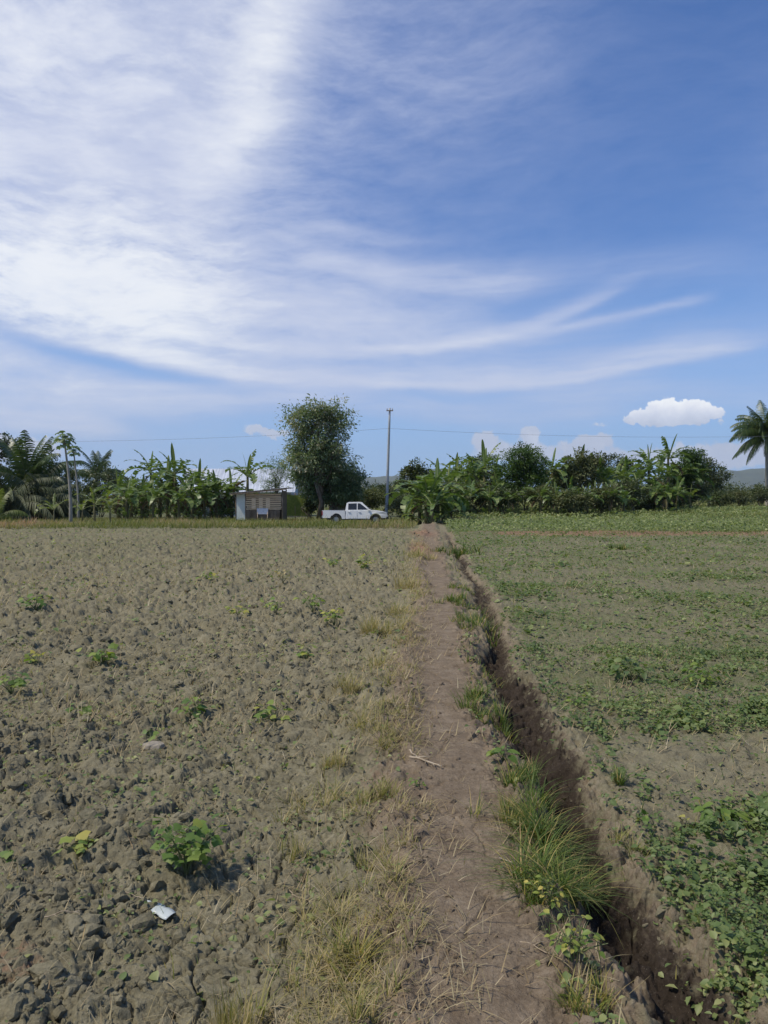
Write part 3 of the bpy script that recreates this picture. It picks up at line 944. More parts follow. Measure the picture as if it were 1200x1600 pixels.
def scatter_cover():
    rg = np.random.default_rng(12)
    tv, tf = leaf_oval(3, .14, .18, .8)
    a = Acc()
    for (n_, y0, y1, l0, l1) in ((26000, 2.0, 5.2, .015, .035), (26000, 5.2, 9, .020, .045), (15000, 9, 17, .030, .07), (17000, 17, 40, .045, .11)):
        m = int(n_ * 9)
        y = y0 + (y1 - y0) * rg.uniform(0, 1, m); x = rg.uniform(-1, 1, m) * ((y1 * .51 + .3) * 1.2 + 1.2)
        ok = in_frustum(x, y, 1.2); x, y = x[ok], y[ok]; m = len(x)
        d = cover_density(x, y)
        ml = vnoise(x * 14, y * 14, 55) * .6 + vnoise(x * 5, y * 5, 56) * .6     # gather into plants
        k = rg.uniform(0, 1, m) < d * sst(ml, .38, .75) * 1.1
        x, y = x[k][:n_], y[k][:n_]; N = len(x)

        s = x - path_x(y)
        z = height(x, y)
        dn = np.clip(cover_density(x, y), 0, 1)
        up = rg.uniform(.005, .03, N) + dn * rg.uniform(0, .085, N) * (s > 0)
        P = np.stack([x, y, z + up], 1)
        ph = rg.uniform(0, 2 * pi, N); tl = rg.normal(.12, .35, N)
        D = np.stack([np.cos(ph) * np.cos(tl), np.sin(ph) * np.cos(tl), np.sin(tl)], 1)
        Nn = nrm(np.stack([rg.normal(0, .38, N), rg.normal(-.1, .38, N), np.ones(N)], 1))
        A, B, C = frames(D, Nn)
        L = (rg.uniform(l0, l1, N) * (.55 + .9 * vnoise(x * 4, y * 4, 77)) * rg.choice([.6, 1, 1, 1.25], N))[:, None]
        V, Fc, k_ = batch(tv, tf, P, A * L, B * L * rg.uniform(.4, .95, (N, 1)), C * L)
        tone = np.clip(.42 * fbm(x * 1.1, y * 1.1, 17, 3) * 1.2 + .55 * rg.uniform(0, 1, N) ** 1.3 + .16 * (s < .5), 0, 1)
        a.add(V, Fc, np.repeat(tone, k_))
    o = a.obj('ground_cover', M_COVER)
    tag(o, 'low leafy green plants creeping over the right hand field', 'ground cover', kind='stuff')
    # thin grass between the leaves
    a = Acc()
    for (n_, y0, y1, L0, L1, w) in ((4600, 2.0, 6, .03, .10, .0016), (5200, 6, 16, .05, .13, .0028), (6000, 16, 43, .06, .16, .006)):
        m = n_ * 8
        y = np.exp(rg.uniform(np.log(y0), np.log(y1), m)); x = rg.uniform(-1, 1, m) * ((y * .51 + .25) * 1.2 + 1.1)
        s, path, dk, dd, ditch, left, right = soil_masks(x, y)
        g = cover_density(x, y) * .6 + .55 * np.exp(-((dd + .30) / .13) ** 2) * sst(fbm(x * .2, y * .9, 9, 3), .38, .6) + .22 * np.exp(-((s + .55) / .2) ** 2) + .04 * right + .012 * left
        k = rg.uniform(0, 1, m) < g * (1 - path) * (1 - .9 * ditch)
        x, y = x[k][:n_], y[k][:n_]; N = len(x)
        s = x - path_x(y)
        blades(a, np.stack([x, y, height(x, y) - .004], 1), rg.uniform(0, 2 * pi, N), rg.uniform(L0, L1, N), w * rg.uniform(.6, 1.5, N), rg.uniform(.1, .7, N), rg.uniform(0, .6, N),
               np.clip(rg.uniform(0, .8, N) + .35 * (s < 0), 0, 1), 4)
    o = a.obj('short_grass', M_GRASS)
    tag(o, 'thin short grass sprouting along the path and fields', 'grass', kind='stuff')


scatter_cover()


def scatter_verges():
    rg = np.random.default_rng(21)
    a = Acc()
    # left bund and roadside, right-hand back strip
    def put(n_, x0, x1, y0, y1, L0, L1, w, tone, dens=None):
        x = rg.uniform(x0, x1, n_); y = rg.uniform(y0, y1, n_)
        ok = in_frustum(x, y, 1.25)
        if dens is not None: ok &= rg.uniform(0, 1, n_) < dens(x, y)
        x, y = x[ok], y[ok]; N = len(x)
        big = .55 + .9 * fbm(x * .35, y * .5, 3, 3)
        blades(a, np.stack([x, y, height(x, y, False) - .02], 1), rg.uniform(0, 2 * pi, N), rg.uniform(L0, L1, N) * big, w * rg.uniform(.5, 1.4, N), rg.uniform(.1, .6, N), rg.uniform(0, .5, N),
               np.clip(tone + sum(.5 * np.exp(-((x - q[0]) / q[2]) ** 2 - ((y - q[1]) / q[3]) ** 2) for q in REDS[:5]) + .8 * (fbm(x * .25, y * .5, 33, 3) - .5) + rg.normal(0, .13, N), 0, 1), 3)
    lf = lambda x, y: (x < path_x(y) - .9) * 1.0
    mix_ = lambda x, y: (x < path_x(y) - .9) * sst(fbm(x * .5, y * .7, 44, 3), .42, .6)
    put(5200, -34, 3, 43.6, 53, .35, .75, .020, .62, mix_)
    rt = lambda x, y: (x > path_x(y) + .7) * 1.0
    put(30000, -34, 3, 43.8, 52, .10, .42, .016, .50, lf)
    put(14000, -36, 3, 52, 58.6, .10, .34, .018, .5, lf)
    put(15000, -44, 3, 61, 70, .15, .5, .022, .45, lf)
    put(34000, 4, 66, 62, 100, .2, .65, .030, .36, rt)
    put(6000, 2, 26, 36.2, 38.2, .05, .18, .012, .6, rt)
    put(14000, -60, 80, 100, 150, .3, .8, .05, .4)
    o = a.obj('verge_grass', M_VERGE)
    tag(o, 'rough green and yellowish grass along the far field edges', 'grass', kind='stuff')
    # leafy crop strip on the right
    a = Acc(); tv, tf = leaf_oval(2, .16, .2, .8)
    n_ = 42000
    y = 37.6 + (84 - 37.6) * rg.uniform(0, 1, n_) ** 1.25; x = path_x(y) + 1.0 + rg.uniform(0, 1, n_) * (y * .56)
    dens = .35 + .65 * sst(fbm(x * .4, y * .25, 61, 3), .34, .55)
    k = rg.uniform(0, 1, n_) < dens
    k &= ~((y < 39.5) & (fbm(x * .5, y * .5, 5, 2) < .45))
    x, y = x[k], y[k]; N = len(x)
    mound = fbm(x * .9, y * .6, 62, 3)
    zt = height(x, y, False)
    P = np.stack([x, y, zt + .04 + rg.uniform(.15, 1, N) * (.12 + .50 * mound) * sst(y, 37.4, 38.6)], 1)
    ph = rg.uniform(0, 2 * pi, N); tl = rg.normal(.1, .4, N)
    D = np.stack([np.cos(ph) * np.cos(tl), np.sin(ph) * np.cos(tl), np.sin(tl)], 1)
    A, B, C = frames(D, nrm(np.stack([rg.normal(0, .45, N), rg.normal(-.35, .45, N), np.ones(N)], 1)))
    L = rg.uniform(.09, .17, N)[:, None] * (1 + .5 * sst(y, 50, 80))[:, None]
    V, Fc, k_ = batch(tv, tf, P, A * L, B * L * .9, C * L)
    a.add(V, Fc, np.repeat(np.clip(.45 * fbm(x * .3, y * .3, 18, 3) * 1.3 + rg.normal(.25, .2, N), 0, 1), k_))
    o = a.obj('leafy_crop', M_CROP)
    tag(o, 'broad strip of leafy green vine crop beyond the right field', 'crop', kind='stuff')


scatter_verges()


def dead_mat():
    """trampled dead grass matted along the left shoulder of the path"""
    rg = np.random.default_rng(91); a = Acc()
    for (n_, y0, y1, L0, L1, w) in ((1300, 2.1, 5, .03, .12, .0013), (1500, 5, 11, .05, .16, .0022), (1300, 11, 30, .08, .26, .004)):
        m = n_ * 6
        y = np.exp(rg.uniform(np.log(y0), np.log(y1), m)); s = rg.normal(-.46, .20, m); x = path_x(y) + s
        d = sst(fbm(x * 3.6, y * 2.4, 401, 3), .45, .64) * (1 - sst(s, -.24, -.08)) 
        k = rg.uniform(0, 1, m) < d
        x, y = x[k][:n_], y[k][:n_]; N = len(x)
        up = rg.uniform(0, 1, N) < .35
        blades(a, np.stack([x, y, height(x, y) + .002], 1), rg.uniform(0, 2 * pi, N), rg.uniform(L0, L1, N), w * rg.uniform(.5, 1.6, N), np.where(up, rg.uniform(.1, .7, N), rg.uniform(.8, .99, N)), rg.uniform(0, .6, N),
               np.clip(rg.uniform(0, 1, N) * .8 + .25 * (fbm(x * 2, y * 2, 7, 2) - .3), 0, 1), 5)
    tag(a.obj('dead_grass', M_DRYGRASS), 'matted dead yellow grass along the left edge of the path', 'grass', kind='stuff')


dead_mat()

# ================================================================ trees and big plants
LT, LF = leaf_oval(1, .0, .12, .9)
DT, DF = leaf_diamond()


def crown_mesh(name, blobs, nclu, per, leafL, leafW, mat, seed, crad=.4, shell=.55, droop=.2, tone=0.0, tv=None, tf=None):
    """leaves gathered in clumps through the volume of some overlapping ellipsoids"""
    rg = np.random.default_rng(seed)
    tv = DT if tv is None else tv; tf = DF if tf is None else tf
    vol = np.array([b[3] * b[4] * b[5] for b in blobs]) ** .75
    which = rg.choice(len(blobs), nclu, p=vol / vol.sum())
    bb = np.array(blobs)[which]
    d = rand_unit(rg, nclu); rad = rg.uniform(shell ** 2, 1.0, nclu) ** .5
    rad *= rg.uniform(.82, 1.12, nclu)
    cc = bb[:, :3] + d * bb[:, 3:6] * rad[:, None]
    cc[:, 2] = np.maximum(cc[:, 2], .25)
    ct = rg.uniform(0, 1, nclu)
    cr = crad * rg.uniform(.5, 1.35, nclu)
    n_ = nclu * per
    ci = np.repeat(np.arange(nclu), per)
    off = rg.normal(size=(n_, 3)) * cr[ci][:, None] * [.55, .55, .42]
    P = cc[ci] + off
    P[:, 2] = np.maximum(P[:, 2], .05)
    D = nrm(nrm(off + 1e-6) * .7 + d[ci] * .5 + rand_unit(rg, n_) * .7 + np.array([0, 0, -droop]))
    A, B, C = frames(D, rand_unit(rg, n_) * .7 + np.array([0, 0, .8]))
    L = (leafL * rg.uniform(.6, 1.3, n_))[:, None]
    V, Fc, k = batch(tv, tf, P, A * L, B * L * (leafW / leafL), C * L)
    a = Acc(); a.add(V, Fc, np.repeat(np.clip(.45 * ct[ci] + .45 * rg.uniform(0, 1, n_) + tone, 0, 1), k))
    return a, cc


def limb_path(p0, p1, rg, n=5, sag=.25):
    t = np.linspace(0, 1, n)[:, None]
    m = (p1 - p0)
    P = p0 + m * t + np.array([0, 0, 1]) * (sag * np.linalg.norm(m) * (t * (1 - t))) * 1.2
    P[1:-1] += rg.normal(size=(n - 2, 3)) * .05 * np.linalg.norm(m)
    return P


def make_tree(name, label, cat, x, y, blobs, nclu, per, leafL, leafW, mat, seed, trunk_h, trunk_r, stems=1, crad=.4, shell=.5, nlimb=16, bark=None, group=None, droop=.2, tone=0.0, zoff=-.1):
    rg = np.random.default_rng(seed + 1000)
    root = thing(name, label, cat, (x, y, gcoarse(x, y) + zoff), 0, group)
    a, cc = crown_mesh(name, blobs, nclu, per, leafL, leafW, mat, seed, crad, shell, droop, tone)
    a.obj('crown', mat, root)
    t = Acc()
    top = np.array([np.mean([b[0] for b in blobs]) * .4, np.mean([b[1] for b in blobs]) * .4, trunk_h])
    tops = []
    for k in range(stems):
        b0 = np.array([rg.normal(0, .25) * (stems > 1), rg.normal(0, .2) * (stems > 1), 0])
        tp = top + np.array([rg.normal(0, .5), rg.normal(0, .4), rg.normal(0, .3)]) * (.4 if stems == 1 else 1)
        P = limb_path(b0, tp, rg, 7, .04)
        add_tube(t, P, np.linspace(trunk_r, trunk_r * .45, 7) * (1.0 if k == 0 else .75), 8)
        tops.append(P)
    for i in rg.choice(len(cc), min(nlimb, len(cc)), replace=False):
        P = tops[rg.integers(len(tops))]
        k = rg.integers(2, 7); p0 = P[k]
        if cc[i][2] < p0[2] - .3: p0 = P[max(1, k - 3)]
        Q = limb_path(p0, cc[i], rg, 6, .15)
        add_tube(t, Q, np.linspace(trunk_r * .32, .012, 6), 5)
    t.obj('trunk', bark or M_BARK, root)
    return root


# ---------------------------------------------------------------- banana leaves and plants
def banana_leaf_mesh(kind, seed):
    """blade with midrib; base at origin, grows up the local z, bends over toward local +x"""
    rg = np.random.default_rng(seed)
    L, W = 2.65, .37
    ang0, bend, curl = {'spear': (5, 14, .25), 'erect': (20, 46, .75), 'arch': (32, 88, .15), 'wide': (50, 85, .1), 'hang': (70, 100, -.3), 'dead': (115, 60, -.9)}[kind]
    if kind == 'spear': W = .13; L = 2.3
    if kind == 'erect': W = .30
    if kind == 'dead': L = 1.7; W = .17
    n = 30
    t = np.linspace(0, 1, n + 1)
    th = np.radians(ang0 + bend * t ** 1.5)
    dx = np.sin(th) * L / n; dz = np.cos(th) * L / n
    X = np.concatenate([[0], np.cumsum(dx)[:-1]]); Z = np.concatenate([[0], np.cumsum(dz)[:-1]])
    Y = rg.normal(0, .04) * t ** 2 * L
    a = Acc()
    add_tube(a, np.stack([X, Y, Z], 1), np.linspace(.035, .006, n + 1), 5, .5, 1)
    nx = np.stack([np.cos(th), 0 * th, -np.sin(th)], 1)     # upward-facing normal of the blade
    Cn = np.stack([X, Y, Z], 1)
    for sg in (-1, 1):
        sag = np.zeros(n + 1); grp = 0
        i0 = 3; strips = []
        while i0 < n:
            w_ = int(rg.integers(1, 5)) if kind not in ('spear',) else 30
            strips.append((i0, min(n, i0 + w_))); i0 += w_
        for (p, q) in strips:
            sg_dr = rg.uniform(-.15, .55) if kind != 'spear' else 0
            if kind == 'dead': sg_dr = rg.uniform(.5, 1.2)
            skew = rg.normal(0, .03)
            rn = np.clip(rg.normal(.45, .2), 0, 1)
            if rg.uniform() < .06 and kind != 'spear': continue
            V = []
            for i in range(p, q + 1):
                wd = W * (math.sin(pi * min(1, (t[i] - .09) / .91 * .97 + .02)) ** .55 if t[i] > .09 else .05)
                lat = math.cos(curl * .9 + sg_dr * .6); up = math.sin(curl) * .8 - sg_dr * .55
                gap = .0 if i not in (p, q) else .010 * (1 if i == p else -1)
                for f_ in (0, .5, 1):
                    o_ = np.array([0, sg * wd * f_ * lat, 0]) + nx[i] * (wd * f_ * up - (.10 * f_ * f_ * wd)) + nx[i] @ np.array([[0, 0, 0], [0, 0, 0], [0, 0, 0]])
                    al = np.array([math.sin(th[i]), 0, math.cos(th[i])])
                    V.append(Cn[i] + o_ + al * ((gap * 3 + skew) * f_ * 1.5))
            m_ = q - p
            Fc = []
            for i in range(m_):
                for j in range(2):
                    b = i * 3 + j
                    Fc.append([b, b + 1, b + 4, b + 3])
            a.add(V, Fc, rn, 0)
    return a


BL = {}
for kind, k_ in (('spear', 2), ('erect', 3), ('arch', 4), ('wide', 3), ('hang', 3), ('dead', 2)):
    for v_ in range(k_):
        for cm, mt in (('g', M_BAN), ('y', M_BANY)):
            if kind == 'dead':
                if cm == 'y': continue
                mt = M_BAND
            BL[(kind, v_, cm)] = banana_leaf_mesh(kind, 900 + v_ * 7 + len(kind) * 31).mesh('leaf', [mt, M_MIDRIB])
KN = {'spear': 2, 'erect': 3, 'arch': 4, 'wide': 3, 'hang': 3, 'dead': 2}


def stem_mesh():
    a = Acc(); add_tube(a, [(0, 0, 0), (.01, 0, .5), (0, .01, 1.0)], [.115, .09, .06], 9, .5)
    # old sheaths peeling off the stem
    rg = np.random.default_rng(3)
    for k in range(6):
        ph = rg.uniform(0, 6.28); z0 = rg.uniform(.2, .8); r = .09
        c, s_ = cos(ph), sin(ph)
        V = [[r * c - .04 * s_, r * s_ + .04 * c, z0], [r * c + .04 * s_, r * s_ - .04 * c, z0], [(r + .05) * c, (r + .05) * s_, z0 + .18], [(r + .04) * c, (r + .04) * s_, z0 - .12]]
        a.add(V, [[0, 1, 2, 2][:3], [0, 3, 1][:3]], .5)
    return a.mesh('pseudostem', M_STEM)


STEMM = stem_mesh()


def link(me, name, parent, loc=(0, 0, 0), rot=(0, 0, 0), sc_=(1, 1, 1)):
    o = bpy.data.objects.new(name, me); COL.objects.link(o)
    o.parent = parent; o.location = loc; o.rotation_euler = rot; o.scale = sc_
    return o


def banana(x, y, H, seed, label, group, big=1.0, young=False, nleaf=9, spears=1, zoff=-.12, dead=2):
    """H = height of the tallest leaf tip"""
    rg = np.random.default_rng(seed)
    root = thing('banana_plant', label, 'banana plant', (x, y, gcoarse(x, y) + zoff), rg.uniform(0, 6.28), group)
    sc_ = min(1.15, H / 4.6); sc_ = max(sc_, .42) * big
    sh = max(.25, H - 2.25 * sc_)                    # height of the stem
    link(STEMM, 'pseudostem', root, rot=(0, rg.normal(0, .03), 0), sc_=(sc_ * (1.5 if not young else 1.2), sc_ * (1.5 if not young else 1.2), sh))
    cm = 'y' if young else 'g'
    nleaf += 2 * (not young)
    if spears == 1 and rg.uniform() < .5 and not young: spears = 0
    seq = ['spear'] * spears + ['erect'] * 1 + ['arch'] * max(2, nleaf // 3) + ['wide'] * 3 + ['hang'] * max(1, nleaf - 7) + ['dead'] * dead
    ph = rg.uniform(0, 6.28)
    for i, k in enumerate(seq):
        ph += 2.4 + rg.normal(0, .3)
        s_ = sc_ * rg.uniform(.8, 1.1)
        zz = sh * (1.0 if k in ('spear', 'erect') else (.97 if k != 'dead' else .9)) - .02
        link(BL[(k, int(rg.integers(KN[k])), 'g' if k == 'dead' else cm)], 'leaf', root, (.03 * cos(ph), .03 * sin(ph), zz), (rg.normal(0, .08), rg.normal(0, .06), ph), (s_, s_ * rg.uniform(.85, 1.25), s_ * rg.uniform(.92, 1.05)))
    if not young and sh > 1.4:              # a sucker at the foot of the old stem
        for k in range(4):
            ph += 1.6; s_ = sc_ * rg.uniform(.55, .8)
            link(BL[(('erect', 'arch', 'arch', 'wide')[k], 1, cm)], 'sucker_leaf', root, (.35 * cos(ph), .35 * sin(ph), sh * .12), (0, 0, ph), (s_, s_, s_))
    return root


# ---------------------------------------------------------------- coconut palms
def frond_mesh(seed, L=3.6, a0=35, bend=85, pairs=30, llen=.62, hang=.55):
    rg = np.random.default_rng(seed)
    n = 24; t = np.linspace(0, 1, n + 1)
    th = np.radians(a0 + bend * t ** 1.4)
    X = np.concatenate([[0], np.cumsum(np.sin(th) * L / n)[:-1]]); Z = np.concatenate([[0], np.cumsum(np.cos(th) * L / n)[:-1]])
    Cn = np.stack([X, 0 * X, Z], 1)
    a = Acc(); add_tube(a, Cn, np.linspace(.045, .008, n + 1), 5, .9, 0)
    for sg in (-1, 1):
        for k in range(pairs):
            tt = .16 + .84 * (k + rg.uniform(-.3, .3)) / pairs
            tt = min(.995, tt)
            f = tt * n; i = min(n - 1, int(f)); u = f - i
            c = Cn[i] * (1 - u) + Cn[i + 1] * u
            al = nrm(Cn[i + 1] - Cn[i]); up = np.array([al[2], 0, -al[0]])
            side = np.array([0, sg, 0.0])
            ln = llen * (math.sin(pi * (.18 + .80 * tt)) ** .7) * rg.uniform(.8, 1.1)
            d = nrm(side * .85 + al * .62 - up * -.12)
            pts = [c]
            dd_ = d.copy()
            for q in range(3):
                dd_ = nrm(dd_ + np.array([0, 0, -hang * rg.uniform(.6, 1.3)]))
                pts.append(pts[-1] + dd_ * ln / 3)
            w = .034
            V = []
            wd = nrm(np.cross(d, up)) * 0 + al
            for q, p_ in enumerate(pts):
                ww = w * (1, .95, .7, .08)[q]
                V += [p_ - wd * ww, p_ + wd * ww]
            a.add(V, [[0, 1, 3, 2], [2, 3, 5, 4], [4, 5, 7, 6]], np.clip(rg.normal(.45, .18), 0, 1))
    return a


FR = [frond_mesh(50 + i, 3.7, a0, b, 40, .86, h_) for i, (a0, b, h_) in enumerate(((8, 45, .3), (22, 85, .6), (40, 105, .8), (58, 100, .95), (85, 75, 1.1), (115, 45, 1.2)))]
FRM = [f.mesh('frond', M_FROND) for f in FR]
FRB = [f.mesh('frond', M_FRONDB) for f in FR]


def palm(x, y, trunk_h, seed, label, group=None, nf=18, s=1.0, trunk_r=.16, meshes=None, order=(0, 1, 1, 2, 2, 3, 3, 4), lean=.3, zoff=-.1, nuts=True, name='coconut_palm', cat='palm tree'):
    rg = np.random.default_rng(seed)
    root = thing(name, label, cat, (x, y, gcoarse(x, y) + zoff), 0, group)
    meshes = meshes or FRM
    top = np.array([lean, 0, trunk_h])
    if trunk_h > .8:
        a = Acc(); t = np.linspace(0, 1, 22)
        P = np.stack([lean * t ** 2, .1 * np.sin(t * 3), trunk_h * t], 1)
        r = trunk_r * (1.25 - .5 * t) * (1 + .05 * (np.arange(22) % 2)) + .12 * np.exp(-t * 20)
        add_tube(a, P, r, 9); a.obj('trunk', M_BARKP, root)
    else:
        a = Acc(); add_tube(a, [(0, 0, 0), (lean * .5, 0, trunk_h * .5), (lean, 0, trunk_h)], [.3, .25, .14], 8); a.obj('trunk', M_BARK, root)
    ph = rg.uniform(0, 6)
    for i in range(nf):
        ph += 2.4 + rg.normal(0, .15)
        k = order[int(i / nf * len(order))]
        s_ = s * rg.uniform(.85, 1.08)
        link(meshes[k], 'frond', root, tuple(top + [0, 0, rg.uniform(-.15, .05) * s]), (rg.normal(0, .12), rg.normal(0, .08), ph), (s_, s_, s_))
    if nuts:
        V0, F0 = ico()
        for k in range(5):
            a = Acc(); a.add(V0 * [.11, .11, .14], F0, .5); a.obj('coconut', M_GSTEM, root, tuple(top + [.24 * cos(k * 1.25), .24 * sin(k * 1.25), -.35 - .1 * (k % 2)]))
    return root


# ---------------------------------------------------------------- papaya
def papaya(x, y, H, seed, label, s=1.0):
    rg = np.random.default_rng(seed)
    root = thing('papaya_tree', label, 'papaya tree', (x, y, gcoarse(x, y) - .03))
    a = Acc(); t = np.linspace(0, 1, 12)
    th_ = H - .35 * s
    P = np.stack([-.28 * t + .10 * np.sin(t * 4), 0 * t, th_ * t], 1)
    add_tube(a, P, .12 - .07 * t, 9); a.obj('trunk', M_BARKP, root)
    V, Fc = leaf_lobed(4)
    V = V - [.35, 0, 0]
    ph = 0
    for i in range(24):
        ph += 2.4
        el = radians(60 - 95 * (i / 24) ** 1.0 + rg.normal(0, 6)); ln = s * rg.uniform(.45, .72)
        tip = P[-1] + np.array([cos(ph) * cos(el), sin(ph) * cos(el), sin(el)]) * ln + [0, 0, -.05]
        b = Acc(); add_tube(b, [P[-1] - [0, 0, .3 * i / 20], (P[-1] + tip) / 2 + [0, 0, .05], tip], [.014, .012, .009], 4, .9, 1)
        A, B, C = frames(np.array([[cos(ph), sin(ph), -.5 - .5 * i / 20]]), np.array([[0.3 * cos(ph), 0.3 * sin(ph), 1.0]]))
        ls = .27 * s
        b.add(tip + (V[:, 0:1] * A + V[:, 1:2] * B + V[:, 2:3] * C * 1.5) * ls * 1.5, Fc, rg.uniform(.1, .6), 0)
        b.obj('leaf', [M_TREE, M_GSTEM], root)
    return root


# ---------------------------------------------------------------- the far scenery
def hills():
    for (nm, D, x0, x1, hmax, seed, thick) in (('hill', 6300, -2200, 1900, 300, 3, 800), ('hill', 6200, 1900, 5400, 380, 11, 900)):
        nx, ny = 140, 24
        X, Y = np.meshgrid(np.linspace(x0, x1, nx), np.linspace(0, 1, ny), indexing='ij')
        env = np.sin(np.pi * (X - x0) / (x1 - x0)) ** .8 * np.sin(np.pi * np.clip(Y, 0, 1)) ** .9
        r = fbm(X / 700., Y * 1.2, seed, 4)
        Z = hmax * env * (.25 + 1.1 * r) + 25 * env * (fbm(X / 120., Y * 7, seed + 5, 4) - .5) - 4
        V = np.stack([X.ravel(), (D + Y * thick).ravel(), Z.ravel()], 1)
        i = np.arange(nx - 1)[:, None]; j = np.arange(ny - 1)[None]
        Q = np.stack([i * ny + j, (i + 1) * ny + j, (i + 1) * ny + j + 1, i * ny + j + 1], -1).reshape(-1, 4)
        a = Acc(); a.add(V, Q)
        tag(a.obj(nm, M_HILL), kind='structure')


M_HILL = plain_mat('hill_forest', (.05, .07, .03), (.09, .11, .05), .01, .9, .1, 0, obj=False)
hills()


def far_wood():
    """the low dark belt of trees beyond the right-hand grove: one mass"""
    rg = np.random.default_rng(77)
    a = Acc()
    for (xa, xb, d0, h0, nb) in ((62, 125, 170, 4.2, 52), (8, 70, 210, 4.0, 40), (-6, 10, 150, 4.0, 12), (-110, -5, 190, 5.0, 50), (-200, 220, 420, 9, 60)):
        bl = []
        for k in range(nb):
            x = xa + (xb - xa) * (k + rg.uniform()) / nb
            h = h0 * rg.uniform(.7, 1.25)
            bl.append((x, d0 + rg.uniform(0, 8), h * .5 + .6, rg.uniform(.8, 1.3) * h * .5, 2.5, h * .5))
        sc_ = d0 / 170
        b, _ = crown_mesh('w', bl, nb * 22, 12, .42 * sc_, .26 * sc_, M_TREED, int(d0), .8 * sc_, .5, .1)
        for q in b.f: a.f.append((q[0] + a.n, q[1], q[2], q[3]))
        a.v += b.v; a.n += b.n
    tag(a.obj('distant_wood', M_TREED), 'low dark green belt of woodland along the horizon', 'woodland', kind='stuff')


far_wood()

# ---------------------------------------------------------------- the tall tree by the pickup
d = 68.0
sx = lambda px: at(px, d)
bx = sx(500)
def bl(px, py, rx, ry, ry2=None, dd_=68.0, ox=None):
    """ellipsoid from a picture position, centred on the tree at ox"""
    return ((px - 600) / F * dd_ - (bx if ox is None else ox), 0, CAMH + (HZ - py) / F * dd_ + .25, rx / F * dd_, (ry2 or rx) / F * dd_ * .8, ry / F * dd_)

make_tree('shade_tree', 'tall grey green tree towering behind the tail of the white pickup', 'tree', bx, d,
          [bl(500, 650, 34, 26), bl(470, 655, 26, 22), bl(528, 660, 22, 32), bl(495, 690, 42, 30), bl(480, 715, 36, 26), bl(518, 715, 34, 28), bl(452, 662, 15, 13), bl(505, 638, 24, 15), bl(462, 645, 10, 9), bl(545, 650, 9, 10)],
          330, 60, .27, .11, M_TREE, 41, 8.6, .27, 2, .58, .15, 60, tone=.18, zoff=-.1, group=None)
make_tree('shade_tree', 'dark spreading tree with low boughs just left of the utility pole', 'tree', sx(515), 69.5,
          [bl(500, 742, 50, 24, ox=sx(515)), bl(545, 752, 28, 20, ox=sx(515)), bl(503, 768, 26, 20, ox=sx(515)), bl(520, 770, 44, 14, ox=sx(515)), bl(552, 740, 16, 10, ox=sx(515))],
          330, 62, .27, .12, M_TREE, 42, 3.6, .22, 3, .55, .25, 40)
make_tree('feathery_tree', 'pale green feathery tree between the hut roof and the tall tree', 'tree', at(432, 82), 82,
          [bl(432, 738, 22, 24, dd_=82, ox=at(432, 82)), bl(425, 760, 20, 16, dd_=82, ox=at(432, 82))], 90, 45, .20, .05, M_TREEG, 43, 4.6, .09, 1, .5, .2, 24, tone=.3)
make_tree('bushy_tree', 'rounded olive green bush right behind the pickup cab', 'tree', at(578, 74), 74,
          [bl(578, 778, 26, 17, dd_=74, ox=at(578, 74))], 90, 50, .17, .09, M_TREEO, 44, 1.2, .08, 3, .4, .2, 14)
make_tree('bushy_tree', 'dark green bush directly behind the foot of the utility pole', 'tree', at(600, 84), 84,
          [bl(598, 772, 24, 16, dd_=84, ox=at(600, 84)), bl(622, 780, 20, 12, dd_=84, ox=at(600, 84))], 100, 50, .2, .1, M_TREED, 45, 1.4, .08, 3, .45, .2, 14)
make_tree('bushy_tree', 'low grey green bush between the pole and the bright banana clump', 'tree', at(632, 70), 70,
          [bl(628, 792, 22, 13, dd_=70, ox=at(632, 70)), bl(645, 785, 16, 14, dd_=70, ox=at(632, 70))], 90, 50, .17, .08, M_BUSH, 46, 1.0, .06, 3, .4, .2, 12)
make_tree('layered_tree', 'dark tree with tiered boughs left of the right hand bananas', 'tree', at(645, 80), 80,
          [bl(640, 742, 18, 9, dd_=80, ox=at(645, 80)), bl(648, 728, 14, 8, dd_=80, ox=at(645, 80)), bl(636, 757, 18, 8, dd_=80, ox=at(645, 80)), bl(660, 745, 16, 16, dd_=80, ox=at(645, 80))],
          85, 40, .34, .16, M_TREED, 47, 4.2, .14, 1, .42, .4, 40)

# right-hand grove: shrubs and trees among the bananas
def bush(px, py, rx, ry, d_, mat, seed, label, name='shrub', n_=80, per=46, lf=.19, h=1.0, extra=(), tone=0.0, crad=.42):
    ox = at(px, d_)
    bs = [bl(px, py, rx, ry, dd_=d_, ox=ox)] + [bl(*e, dd_=d_, ox=ox) for e in extra]
    zb = gcoarse(ox, d_)
    bs = [(b[0], b[1], b[2] - zb, b[3], b[4], b[5]) for b in bs]
    return make_tree(name, label, 'tree' if 'tree' in name else 'shrub', ox, d_, bs, n_, per, lf, lf * .5, mat, seed, h, .07, 3, crad, .2, 14, zoff=0, tone=tone)


